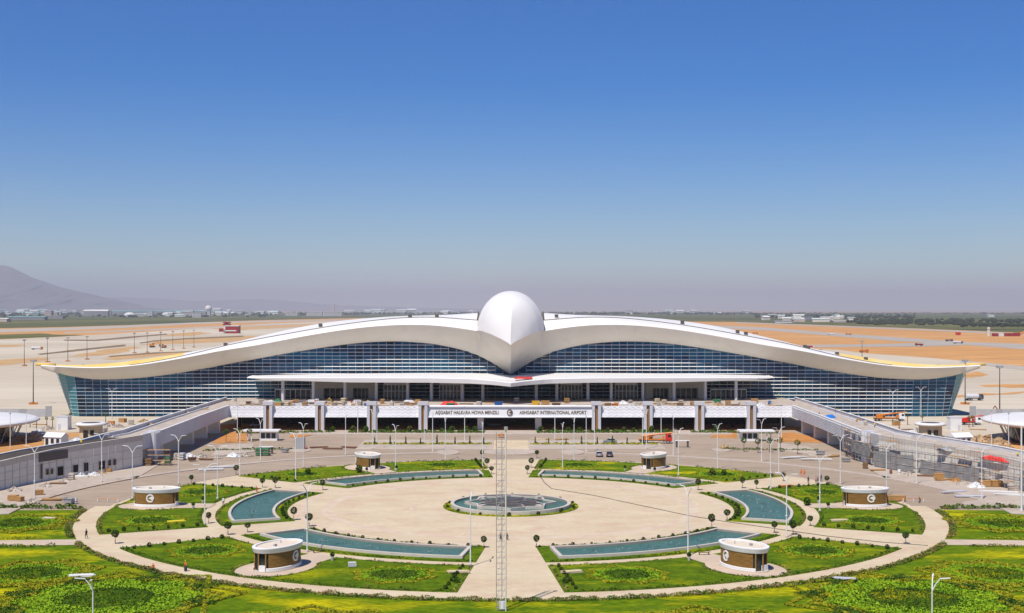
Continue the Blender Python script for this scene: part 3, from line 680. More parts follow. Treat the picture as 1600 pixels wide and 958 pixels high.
def mk_balltree():
    t = thing('ball_tree', None, 'tree')
    b = MB(); b.tube((0,0,0),(.03,0,.7),.05,.04,6); b.tube((.03,0,.7),(0,.02,1.35),.04,.035,6); b.tube((.25,.1,0),(.02,0,.8),.02,.02,4); b.tube((-.2,.18,0),(.02,0,.8),.02,.02,4)
    b.build('trunk', M['bark'], t)
    link('crown', leaf_mesh('crown', ball_pts(420,.62,1.72), .13, M['leaf_ball']), t); return t
ball_tree = Kind(mk_balltree)
TG = 'ball topped standard trees beside the walks'
bt = [(180,850,'by the corner of the left side walk and the ring walk'),(326,818,'at the inner corner of the left lawn'),(356,836,'on the left side walk below the left basin'),(387,832,'on the left side walk close by the left basin'),
 (299,756,'at the far corner of the left lawn by the road'),(369,742,'at the road end of the back left walk'),(459,813,'at the plaza corner of the left basin'),(483,823,'at the plaza corner of the front left basin'),
 (756,856,'left of the central walk, near the lattice mast'),(410,762,'on the back left walk, left one of a pair'),(430,763,'on the back left walk, right one of a pair'),(504,766,'at the plaza corner of the back left basin'),
 (761,731,'left of the back axis, outer one'),(768,741,'left of the back axis, beside the back left basin'),(753,716,'left of the back axis, nearest the road'),(838,856,'right of the central walk, near the lattice mast'),
 (1112,826,'at the plaza corner of the front right basin'),(1136,814,'at the plaza corner of the right basin'),(1160,763,'on the back right walk, left one of a pair'),(1182,764,'on the back right walk, right one of a pair'),
 (1091,766,'at the plaza corner of the back right basin'),(830,731,'right of the back axis, outer one'),(824,741,'right of the back axis, beside the back right basin'),(839,716,'right of the back axis, nearest the road'),
 (1266,822,'with a reddish crown at the inner corner of the right lawn'),(1210,833,'on the right side walk close by the right basin'),(1239,836,'on the right side walk beside a lamp post'),(1415,850,'by the corner of the right side walk and the ring walk'),
 (1292,757,'at the far corner of the right lawn by the road'),(1224,752,'at the road end of the back right walk')]
for px, py, w in bt:
    x, y = G(px, py); o = ball_tree((x, y, .02), rnd.uniform(0,6), 'slim ball topped tree '+w, TG); k = rnd.uniform(.85,1.12); o.scale = (k*rnd.uniform(.9,1.1),k,k*rnd.uniform(.92,1.1))
def mk_cyp():
    t = thing('cypress', None, 'tree')
    b = MB(); b.tube((0,0,0),(0,0,.5),.06,.05,6); b.build('trunk', M['bark'], t)
    n = 260; z = NR.uniform(.15,2.5,n); r = (.33*(1-(z/2.6))**.7)*NR.uniform(.5,1.05,n); a = NR.uniform(0,2*pi,n)
    link('crown', leaf_mesh('crown', np.stack([r*np.cos(a),r*np.sin(a),z],1), .13, M['leaf_dark']), t); return t
cyp = VKind(mk_cyp)
for s, cols, nm in ((-1,(587,611,635,658,683.5,711.5,734.5,756),'left'),(1,(836,857,884,908,932.5,956,979,1004),'right')):
    for k, c in enumerate(cols):
        x, y = G(c, 693.5); cyp((x, 400.5+rnd.uniform(-.5,.5), .1), rnd.uniform(0,6), '%s slim cypress from the left on the %s planted traffic island' % (ORD[k], nm), 'cypresses on the traffic islands')
def mk_shrub():
    n = 420; v = NR.normal(size=(n,3)); v /= np.linalg.norm(v,axis=1)[:,None]
    p = v*np.array([.75,.75,.85])*NR.uniform(.55,1.1,(n,1))+np.array([0,0,.85]); t = thing('shrub', None, 'shrub')
    b = MB(); b.tube((0,0,0),(.1,0,1.2),.07,.04,5); b.tube((.05,0,.6),(-.3,.2,1.4),.04,.02,4); b.build('trunk', M['bark'], t)
    link('crown', leaf_mesh('crown', p, .22, M['hedge_green']), t); return t
shrub = VKind(mk_shrub)
for s, cols, nm in ((-1,(520,552,572,606,640,690,706,728,742),'left'),(1,(845,866,888,906,950,975,990,1018,1120),'right')):
    for k, c in enumerate(cols):
        x = (c-CX)*442/F; shrub((x, 442.5+rnd.uniform(-1.2,1.2), .1), rnd.uniform(0,6), '%s bushy shrub from the left along the %s half of the station front' % (ORD[k], nm), 'shrubs before the station front')
for c, r, w in ((561,739,'near the kiosk'),(481,742,'beside a lamp post'),(1113,744,'left one of two'),(1131,743,'right one of two'),(1261,790,'by the right kiosk pad')):
    x, y = G(c, r); shrub((x, y, .05), 1, 'small dark shrub standing on the lawn %s, column %s of the back lawns' % (w, ORD[min(15,int(c/110))]) if False else 'small dark shrub on a back lawn, '+w, 'single shrubs on the lawns')
for c, r, w in ((713,912,'left'),(883,912,'right')):
    x, y = G(c, r); shrub((x, y, .05), 2, 'round green shrub in the corner of the front %s lawn beside the central walk' % w, 'single shrubs on the lawns').scale = (.6,.6,.55)

# ================================================================== THE TERMINAL
term = thing('terminal_building', 'white bird shaped airport terminal with spread wings and blue glass front', 'building', (0, 506, 0))
TO = (0, -506, 0)          # parts are built in place and hung under the thing
def part(mb, name, m, smooth=False, parent=None): return mb.build(name, m, parent or term, TO if parent is None else (0,0,0), 0, smooth)
def curve(px, yf):
    """profile measured on the left half -> z(X), Y(X) of the real edge"""
    a = np.array(px, float); D = np.array([yf(abs(c-CX)/743) for c in a[:,0]])
    X = (a[:,0]-CX)*D/F; Z = H-(a[:,1]-YH)*D/F; o = np.argsort(X)
    return lambda x: (float(np.interp(-abs(x), X[o], D[o])), float(np.interp(-abs(x), X[o], Z[o])))
def smooth_px(pts, n=90):
    """smooth a measured profile with a moving average over a dense resampling"""
    a = np.array(sorted(pts), float); xs_ = np.linspace(a[0,0], a[-1,0], n*4); ys_ = np.interp(xs_, a[:,0], a[:,1])
    k = 15; yp = np.pad(ys_, k, mode='reflect', reflect_type='odd'); ys2 = np.convolve(yp, np.ones(2*k+1)/(2*k+1), 'same')[k:-k]
    return list(zip(xs_, ys2))
yl = lambda a: 496.4+5*a*a
yc = lambda a: yl(a)+1.2+9*max(0,1-a)
yr = lambda a: yl(a)+2.5+24*max(0,1-a)
yg = lambda a: 502.5
lip_px = smooth_px([(55,571),(67,571.5),(100,574),(150,575.5),(200,573),(250,566),(300,557),(350,547),(400,540),(450,530),(500,521),(550,513.5),(600,508.5),(650,507),(700,510),(744,517)])
cre_px = smooth_px([(55,570.3),(100,573),(150,574.6),(200,571.6),(250,564),(300,553.5),(350,540.5),(400,530.5),(450,521.5),(500,512.5),(550,505),(600,499),(640,496),(675,495.5),(710,497.5),(744,501),(797,503)])
rid_px = smooth_px([(55,568),(100,570.3),(135,570.4),(175,567.9),(225,561.6),(275,553.6),(325,545.4),(400,526.5),(440,517.5),(475,509.5),(540,500),(600,495),(640,493.4),(682,492.6),(715,491.5),(744,488.7),(797,487)])
gla_px = smooth_px([(55,571.6),(67,574),(75,578),(92,585.5),(112,591),(150,594),(200,592.5),(250,587.5),(300,579.5),(350,570),(400,561),(450,552),(500,544),(550,537),(600,533.2),(650,534.3),(700,541),(725,547.5),(750,556),(775,569),(797,586)])
crease, ridgec, glass_top = curve(cre_px, yc), curve(rid_px, yr), curve(gla_px, yg)
lip0 = curve(lip_px, yl)
beakX = [0,.9,2.2,4.3,7.9,10.9,13.0]; beakY = [474,474.7,476,478.4,483.5,489.0,495.0]; beakZ = [29.1,29.9,30.6,31.6,33.2,34.1,34.2]
def lip(x):
    x = abs(x)
    if x < 13.0: return float(np.interp(x, beakX, beakY)), float(np.interp(x, beakX, beakZ))
    return lip0(x)
XT = 184.0
st = [-XT+(XT-13.0)*i/150 for i in range(151)]
for s in (1, -1):
    rows = []
    for x in st:
        (a, za), (b, zb), (c, zc) = lip(x), crease(x), ridgec(x); zc = max(zc, zb+.05)
        k = 1-abs(x)/XT
        X = x*s
        rl = [(X,a,za),(X,a+.25,za+.35),(X,(a+b)/2,(za+zb)/2+.35*k+.1),(X,b,zb)]
        rows.append(rl)
    mb = MB(); mb.grid(rows); part(mb, 'wing_front', M['roof_white'], True)
    rw, ry, rb = [], [], []
    for x in st:
        (b, zb), (c, zc) = crease(x), ridgec(x); zc = max(zc, zb+.05); k = max(.02, 1-abs(x)/XT); X = x*s
        q = [(X,b+.02,zb-.02),(X,b+(c-b)*.5,zb+(zc-zb)*.5+.3*k),(X,c,zc)]
        (ry if x < -130 else rw).append(q)
        if x >= -130 and not rw[:-1]: ry.append(q)
        rb.append([(X,c,zc),(X,c+12*k+.5,zc-.8*k-.15),(X,c+34*k+1.5,zc-8*k-.8),(X,c+44*k+2,zc-16*k-1.2)])
    mb = MB(); mb.grid(rw); part(mb, 'wing_top', M['roof_white'], True)
    yb = [[(p[0],p[1],p[2]) for p in r] for r in ry]
    mb = MB(); mb.grid(yb)
    for r0, r1 in zip(ry[::7], ry[7::7]): pass
    part(mb, 'unfinished_edge', M['roof_yellow'], True)
    tipx = s*XT; ly, lz = lip(XT); mb = MB(); mb.tube((tipx+s*2.5, ly+1.6, lz+.5),(tipx-s*5, ly+1.6, lz+.2), .55, .8, 8); part(mb, 'wing_tip', M['roof_yellow'], True)
    mb = MB(); mb.grid(rb); part(mb, 'wing_back', M['roof_white'], True)
    mb = MB(); mb.path([(x*s, crease(x)[0]-.1, crease(x)[1]+.10) for x in st if x > -150], .13, 5); part(mb, 'roof_joint', M['joint'])
    # soffit from the lip back to the head of the glass, all the way to the keel under the beak
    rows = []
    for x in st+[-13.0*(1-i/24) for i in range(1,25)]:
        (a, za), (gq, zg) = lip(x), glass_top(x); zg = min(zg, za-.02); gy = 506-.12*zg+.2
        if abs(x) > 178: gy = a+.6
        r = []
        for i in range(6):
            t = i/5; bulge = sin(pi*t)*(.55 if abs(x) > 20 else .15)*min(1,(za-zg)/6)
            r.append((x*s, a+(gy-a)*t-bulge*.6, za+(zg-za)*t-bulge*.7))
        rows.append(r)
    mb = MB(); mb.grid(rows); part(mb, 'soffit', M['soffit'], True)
    # vertical joint between wing and head
    mb = MB(); a = [(s*13.15, ridgec(13.1)[0]-.2, ridgec(13.1)[1]+.5), (s*13.15, crease(13.1)[0]-.3, crease(13.1)[1]+.2)]
    mb.path(a, .22, 5); part(mb, 'roof_joint', M['joint'])
# falcon head
zcY = [(474,29.1),(474.6,31.5),(475.5,34.0),(477,37.0),(479,40.0),(482,43.0),(486,45.6),(490,47.4),(495,48.7),(499,49.35),(503,49.65),(509,49.4),(515,48.3),(522,46),(530,42.5),(540,38)]
rows = []
for yy in list(np.linspace(474.02,480,14))+list(np.linspace(481,495.0,16))+list(np.linspace(496,540,25)):
    zc = float(np.interp(yy, [q[0] for q in zcY], [q[1] for q in zcY]))
    if yy <= 495.0: w = float(np.interp(yy, beakY, beakX)); zb = float(np.interp(yy, beakY, beakZ))
    else: w = 13.0+.12*sin((yy-490)/50*pi); zb = 34.2-.02*(yy-495)
    f = min(1, max(0, (yy-474)/14)); p = .72+1.32*f**1.1; q = 1.0+1.04*f; r = []
    for i in range(41):
        u = -1+2*i/40; u = math.copysign(abs(u)**.8, u) if abs(u) < 1 else u
        r.append((w*u, yy, zb+(zc-zb)*max(0,1-abs(u)**p)**(1/q)))
    rows.append(r)
mb = MB(); mb.grid(rows); part(mb, 'falcon_head', M['roof_white'], True)

# ---- glass front: panes, transoms, mullions, sun fins
DX, DZ, X_END = 3.05, 1.42, 168.0
def fac(s_, z):
    """point of the leaning glass front: s_ runs along the plan line, the ends curve back"""
    sg = 1 if s_ >= 0 else -1; a = abs(s_)
    if a <= X_END: return (s_, 506-.12*z)
    R = 8.0; t = (a-X_END)/R
    if t < pi/2: cx, cyy, nx, ny = X_END+R*sin(t), 506+R*(1-cos(t)), sin(t), -cos(t)
    else: cx, cyy, nx, ny = X_END+R, 506+R+(a-X_END-R*pi/2), 1, 0
    lean = .12+.26*min(1, t/(pi/2)); return (sg*(cx+nx*lean*z), cyy+ny*lean*z)
def ztop(s_):
    for _ in range(1): pass
    x = fac(s_, 18)[0]; return glass_top(x)[1]-.05
NC = int((X_END+8*pi/2+36)/DX)
cells = []
tone = {}
for i in range(-NC, NC):
    s0, s1 = i*DX, (i+1)*DX; t0, t1 = ztop(s0), ztop(s1)
    for j in range(30):
        z0, z1 = j*DZ, (j+1)*DZ
        if z0 > max(t0,t1): break
        if abs(s0) < 105 and z1 < 7.5: continue
        a1, b1 = min(z1, t0), min(z1, t1)
        if a1 <= z0+.02 and b1 <= z0+.02: continue
        a1, b1 = max(a1, z0+.01), max(b1, z0+.01)
        n = sin(i*.37+1.3*sin(j*.31))+sin(i*.11+j*.53+2)+rnd.uniform(-1.0,1.0)
        k = 2 if n < -1.2 else 0 if n < -.1 else 4 if n < .3 else 1 if n < 1.3 else 3 if n < 2.1 else 5
        if abs(s0) > X_END+5: k = 6
        pts = [(*fac(s0,z0),z0),(*fac(s1,z0),z0),(*fac(s1,b1),b1),(*fac(s0,a1),a1)]
        cells.append((abs(s0)+(z0-20)*.1, k, pts, z1 <= min(t0,t1)))
GM = GL+[M['glass_teal']]
full = sorted([c for c in cells if c[3] and c[2][0][2] > 16], key=lambda c: c[0])[:300]; ids = set(id(c) for c in full)
rest = MB()
for c in cells:
    if id(c) in ids:
        mb = MB(); mb.add(c[2], [(0,1,2,3)]); part(mb, 'glass_pane', GM[c[1]])
    else: rest.add(c[2], [(0,1,2,3)], c[1])
o = part(rest, 'glass_panes', GM); o['kind'] = 'stuff'
mul, tra = MB(), MB()
for i in range(-NC, NC+1):
    s0 = i*DX; t = ztop(s0); zb = 7.5 if abs(s0) < 105 else 0
    if t > zb+.3:
        a, b = fac(s0, zb), fac(s0, t); mul.tube((a[0],a[1]-.06,zb),(b[0],b[1]-.06,t), .06, .06, 4)
o = part(mul, 'mullions', M['mullion']); o['kind'] = 'stuff'
def fin_seg(mb, s0, s1, z, dep, hgt):
    p0, p1 = fac(s0, z), fac(s1, z); q0, q1 = [], []
    sg = 1 if s0+s1 > 0 else -1
    def off(s_):
        a = abs(s_); t = min(pi/2, max(0, (a-X_END)/8.0)); return (sg*sin(t)*dep, -cos(t)*dep)
    o0, o1 = off(s0), off(s1)
    # a blade: its lit face slopes from the wall head down to the outer edge
    e = .05
    mb.add([(p0[0],p0[1],z-hgt/2),(p1[0],p1[1],z-hgt/2),(p1[0]+o1[0],p1[1]+o1[1],z-hgt/2),(p0[0]+o0[0],p0[1]+o0[1],z-hgt/2),
            (p0[0]+o0[0]*.04,p0[1]+o0[1]*.04,z+hgt/2),(p1[0]+o1[0]*.04,p1[1]+o1[1]*.04,z+hgt/2),(p1[0]+o1[0],p1[1]+o1[1],z-hgt/2+e),(p0[0]+o0[0],p0[1]+o0[1],z-hgt/2+e)],
           [(4,7,6,5),(0,1,2,3),(3,2,6,7),(0,3,7,4),(1,5,6,2)])
for j in range(1, 26):
    z = j*DZ
    runs = []; cur = None
    for i in range(-NC, NC):
        s0, s1 = i*DX, (i+1)*DX; ok = z < min(ztop(s0), ztop(s1))-.1 and not (abs(s0) < 105 and z < 7.6)
        if ok: runs.append((s0, s1))
    if not runs: continue
    def runs_of(rs):
        out = []
        for r in rs:
            if out and abs(out[-1][-1][1]-r[0]) < .01: out[-1].append(r)
            else: out.append([r])
        return out
    for run in runs_of(runs):
        mb = MB()
        for s0, s1 in run: fin_seg(mb, s0, s1, z, .12, .12)
        part(mb, 'transom', M['mullion'])
    # deep white sun fins: long runs low on the front, their ends stepping in row by row
    if z < 40:
        sel = []
        for s0, s1 in runs:
            a = abs((s0+s1)/2); on = a < 160
            if on: sel.append((s0, s1))
        for run in runs_of(sel):
            mb = MB()
            for s0, s1 in run: fin_seg(mb, s0, s1, z+.02, .22, .22)
            part(mb, 'sun_fin', M['fin'])
for c, r in ((682,494),(500,515),(352,537),(1067,503),(1153,518.5),(1166,524),(1258,546.5),(1263,548),(1308,558.5),(1353,569),(870,499),(640,495)):
    x = (c-CX)*505/F; (b_, zb_), (c_, zc_) = crease(x), ridgec(x); mb = MB(); mb.bz(x, b_+2.5, (zb_+zc_)/2-.3, (zb_+zc_)/2+.9, 1.4, 1.0); part(mb, 'roof_hatch', M['steel_dark'])
# wall closing the back so the wings are a solid building
mb = MB(); mb.bz(0, 548, 0, 26, 250, 1.0); part(mb, 'back_wall', M['wall_beige'])

# ---- departures level: beige recess walls, entrance vestibules, canopy and columns
for s in (-1, 1):
    x0, x1 = 52.5, 76.5; mb = MB(); yq = 499.5
    zs0, zs1 = 7.62, 15.8
    op = [(55.5, 61.5), (64.5, 73.0)]
    segs = [(x0,55.5),(61.5,64.5),(73.0,x1)]
    for a, b in segs: mb.bz(s*(a+b)/2, yq+2, zs0, zs1, b-a, 5)
    for a, b in op: mb.bz(s*(a+b)/2, yq+2, 11.6, zs1-.003, b-a, 4.99)
    part(mb, 'recess_wall', M['wall_beige'])
    for a, b in op:
        mb = MB(); mb.bz(s*(a+b)/2, yq+2.6, zs0, 11.6, b-a, .3); part(mb, 'entrance_glass', M['glass_dark'])
        mb = MB()
        for k in range(5): mb.bz(s*(a+(b-a)*k/4), yq+2.3, zs0, 11.55, .16, .2)
        part(mb, 'door_frame', M['steel_white'])
    for (a, b) in ((19.5,27.6),(40.5,49.2)):
        mb = MB(); mb.bz(s*(a+b)/2, 498.5, 13.0, 14.6, b-a, 4); mb.bz(s*(a+b)/2, 498.5, zs0, 13.0, b-a-.1, 3.6, 0, 1)
        part(mb, 'vestibule', [M['panel_grey'], M['glass_dark']])
        mb = MB()
        for k in range(7): mb.bz(s*(a+(b-a)*k/6), 496.55, zs0, 13.0, .22, .25)
        mb.bz(s*(a+b)/2, 496.5, 10.6, 10.8, b-a, .2); part(mb, 'door_frame', M['steel_white'])
    mb = MB(); a, b = 78, 92; mb.bz(s*(a+b)/2, 500, zs0, 11, b-a, .4); part(mb, 'entrance_glass', M['glass_dark'])
    mb = MB()
    for k in range(8): mb.bz(s*(a+(b-a)*k/7), 499.7, zs0, 11, .18, .2)
    mb.bz(s*(a+b)/2, 499.65, 11.0, 11.3, b-a, .4); part(mb, 'door_frame', M['steel_white'])
    for c in ((838,870,918.5,955,1004.5,1053,1102,1150) if s > 0 else (754.5,722.5,674,637,588,539,489.5,442)):
        x = (c-CX)*489/F; mb = MB(); mb.lathe([(.62,7.6),(.62,15.2)], 12, x, 489); part(mb, 'column', M['panel_grey'], True)
for s in (-1, 1):
    rows = []
    for i in range(41):
        x = 101.5*i/40
        fy = np.interp(x, [0,6,14,30,60,95,101.5],[466,471,475.5,478,480,487,492.5])
        zt = np.interp(x, [0,6,14,30,60,95,101.5],[15.6,16.1,16.55,16.75,16.75,16.35,16.15]); zb = zt-np.interp(x,[0,14,60,95,101.5],[1.55,1.9,1.9,.9,.25])
        by = 503.0; zt2 = zt+.9*(1-x/130)
        rows.append([(s*x,by,zt2),(s*x,(fy+by)/2,(zt+zt2)/2+.25),(s*x,fy+.5,zt+.1),(s*x,fy,zt-.15),(s*x,fy+.2,zb+.15),(s*x,fy+1.2,zb),(s*x,by,zb+.6)])
    mb = MB(); mb.grid(rows); part(mb, 'canopy', M['roof_white'])
canopy_cloth = MB(); canopy_cloth.grid([[(1.5+6.5*i/6, 470.8+3.5*i/6+2*j, 16.60+.10*sin(i)+.30*j+.08) for j in range(3)] for i in range(7)])
tag(canopy_cloth.build('tarpaulin', M['red']), 'red cloth lying on the white canopy just right of the beak', 'tarpaulin')

# ================================================================== THE RAISED FORECOURT (upper road) AND ITS RAMPS
deck = thing('raised_forecourt', 'white raised roadway along the terminal front carrying the airport name', 'viaduct', (0, 448, 0))
DO = (0, -448, 0)
def dpart(mb, name, m, smooth=False): return mb.build(name, m, deck, DO, 0, smooth)
ZD = 7.6
mb = MB(); mb.bz(0, 475.6, 6.6, ZD, 215, 55); dpart(mb, 'deck_slab', M['deck_top'])
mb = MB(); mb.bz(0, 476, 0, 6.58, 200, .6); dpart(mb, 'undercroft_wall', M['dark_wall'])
for k in range(-12, 13):
    x = k*8.0
    if k % 3 == 0: mb = MB(); mb.bz(x, 475.4, .3, 4.6, 5.5, .3); dpart(mb, 'undercroft_glazing', M['glass_dark'])
mb = MB(); mb.bz(0, 448.6, 8.05, 8.45, 196.6, 1.1); dpart(mb, 'parapet_coping', M['panel_white'])
PILX = [(c-CX)*447/F for c in (418.7,499.5,580.5,661,931.8,1012.5,1093,1174)]
def ribbed(x0, x1, ytop, z0, z1, lean=.9, nr=7, horizontal=True):
    """ribbed cladding panel: seven ribs, each gently waved, over a face that flares outward at the foot"""
    rows = []; n = max(8, int(abs(x1-x0)/.45))
    for j in range(nr*4+1):
        t = j/(nr*4); z = z1+(z0-z1)*t; ph = (j % 4)/4
        rows.append([(x0+(x1-x0)*i/n, ytop-lean*t**1.6-(.20*(1-ph) if ph else 0)-.03, z+.11*sin(2*pi*i/n*7)*(1 if 0 < j < nr*4 else 0)) for i in range(n+1)])
    return MB().grid(rows)
edges = [-99.0]+sum([[p-1.55, p+1.55] for p in PILX], [])+[99.0]
bays = list(zip(edges[0::2], edges[1::2]))
for (a, b) in bays:
    if abs((a+b)/2) < 3:
        mb = MB(); mb.grid([[(a,448.1,8.75),(b,448.1,8.75)],[(a,447.7,8.2),(b,447.7,8.2)],[(a,447.3,5.0),(b,447.3,5.0)],[(a,446.9,4.55),(b,446.9,4.55)],[(a,448.8,4.55),(b,448.8,4.55)]]); dpart(mb, 'sign_panel', M['panel_white'])
        mb = MB(); mb.bz((a+b)/2, 447.4, 8.15, 8.45, b-a, .5); mb.bz((a+b)/2, 446.95, 4.5, 4.85, b-a, .35); dpart(mb, 'sign_frame', M['panel_grey'])
    else:
        mb = ribbed(a, b, 448.1, 4.6, 8.15); mb.add([(a,447.2,4.6),(b,447.2,4.6),(b,448.9,4.6),(a,448.9,4.6)], [(0,1,2,3)]); dpart(mb, 'parapet_panel', M['panel_white'])
for p in PILX:
    mb = MB()
    for sx in (-1, 1): mb.prism([(p+sx*1.55,446.4),(p+sx*.55,446.4),(p+sx*.55,449.2),(p+sx*1.55,449.2)], 0, 8.9)
    mb.prism([(p-.549,447.6),(p+.549,447.6),(p+.549,449.15),(p-.549,449.15)], 0, 8.85)
    mb.bz(p, 447.7, 8.9, 10.1, 3.5, 2.8); o = dpart(mb, 'pillar', M['panel_grey'])
    mb = MB(); mb.bz(p, 447.3, 0, 8.75, .95, .5); mb.build('bronze_strip', M['bronze'], o)
for c in (751, 841):
    x = (c-CX)*451/F; mb = MB(); mb.bz(x, 451, 0, 6.58, 2.2, 1.8); dpart(mb, 'support_column', M['panel_grey'])
for k in range(-11, 12):
    x = k*8.9
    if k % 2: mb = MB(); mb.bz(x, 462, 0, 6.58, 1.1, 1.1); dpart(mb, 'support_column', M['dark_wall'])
# lettering and emblem
def text_mesh(s_, width, z, x0, y, m, parent, off, name='lettering', ex=.025):
    cu = bpy.data.curves.new('t', 'FONT'); cu.body = s_; cu.size = 1.0; cu.extrude = ex; cu.offset = .028
    o = bpy.data.objects.new('t', cu); COL.objects.link(o); dg = bpy.context.evaluated_depsgraph_get()
    me = bpy.data.meshes.new_from_object(o.evaluated_get(dg)); bpy.data.objects.remove(o)
    vs = np.array([v.co[:] for v in me.vertices]); w = vs[:,0].max()-vs[:,0].min(); capz = .73
    for v, c in zip(me.vertices, vs): v.co = (x0+(c[0]-vs[:,0].min())*width/w, y-c[2]*1.0+(c[1]*1.22/capz)*.125, z+c[1]*1.22/capz)
    me.name = name; me.materials.clear(); me.materials.append(m)
    q = link(name, me, parent, off); return q
k_ = 447/F
text_mesh('A\u015eGABAT HALKARA HOWA MENZILI', (779-680)*k_, 5.72, (680-CX)*k_, 447.36, M['letter'], deck, DO)
text_mesh('ASHGABAT INTERNATIONAL AIRPORT', (916.5-811.6)*k_, 5.72, (811.6-CX)*k_, 447.36, M['letter'], deck, DO)
def emblem(r, m_ring, m_in, parent, place, flip=1):
    """a ring open on one side with a bird-beak wedge pointing in from the opening"""
    pts = []
    a0, a1 = radians(28), radians(322)
    ring_ = MB(); n = 26; vs = []
    for rr in (r, r*.70):
        for d in (0, .08*r+.05):
            for i in range(n+1):
                a = a0+(a1-a0)*i/n; vs.append(place(flip*rr*cos(a), rr*sin(a), d))
    k = n+1; fs = []
    for i in range(n): fs += [(k+i,k+i+1,3*k+i+1,3*k+i),(i,i+1,k+i+1,k+i),(2*k+i,2*k+i+1,3*k+i+1,3*k+i)]
    ring_.add(vs, fs)
    d = .1*r+.06
    wv = [(-.42,.02),(.35,.42),(.95,.34),(.98,-.12),(.52,-.62),(.30,-.30)]
    ring_.add([place(flip*r*a, r*b, d) for a, b in wv]+[place(flip*r*a, r*b, 0) for a, b in wv], [tuple(range(6))]+[(i,(i+1)%6,6+(i+1)%6,6+i) for i in range(6)])
    o = ring_.build('emblem', m_ring, parent)
    b = MB(); b.add([place(flip*r*.99*cos(2*pi*i/28), r*.99*sin(2*pi*i/28), -.0+.02) for i in range(28)], [tuple(range(28))]); b.build('emblem_disc', m_in, o)
    return o
emblem(1.05, M['letter'], M['panel_white'], deck, lambda u, v, d: ((796.6-CX)*k_+u, 447.34-.05-d-448+v*.125, 6.3+v))

# ---- ramps
IN = [(98.6,449),(98.4,430),(98.2,405),(97.6,380),(97.2,356),(99.2,345),(103.2,335),(108.2,326),(113.0,317),(116.4,308),(119.2,298),(123,284),(126,268)]
OUT = [(109.5,492),(109.6,460),(109.5,405),(109.2,380),(109.0,358),(110.8,349),(114.5,340),(119.2,331),(124.0,322),(127.6,312.5),(130.4,302),(134.2,287),(137.2,270)]
RZ = [7.6,7.6,7.6,7.55,7.5,7.45,7.3,7.0,6.65,6.2,5.8,5.2,4.6]
def strip3(A, ZA, B, ZB): return [[(a[0],a[1],za),(b[0],b[1],zb)] for a, za, b, zb in zip(A, ZA, B, ZB)]
def offs(line, d):
    out = []
    for i, p in enumerate(line):
        a, b = line[max(0,i-1)], line[min(len(line)-1,i+1)]; L = hypot(b[0]-a[0], b[1]-a[1]); out.append((p[0]-(b[1]-a[1])/L*d, p[1]+(b[0]-a[0])/L*d))
    return out
def wallm(line, z0, z1, th):
    """a wall of thickness th along a polyline, with per-point foot and head heights"""
    o2 = offs(line, th); n = len(line); mb = MB(); vs = []
    for k in range(n): vs += [(*line[k], z0[k]), (*line[k], z1[k]), (*o2[k], z1[k]), (*o2[k], z0[k])]
    fs = []
    for k in range(n-1):
        a, b = 4*k, 4*k+4
        fs += [(a,b,b+1,a+1),(a+1,b+1,b+2,a+2),(a+2,b+2,b+3,a+3),(a+3,b+3,b,a)]
    fs += [(0,1,2,3),(4*n-1,4*n-2,4*n-3,4*n-4)]
    return mb.add(vs, fs)
ramps = {}
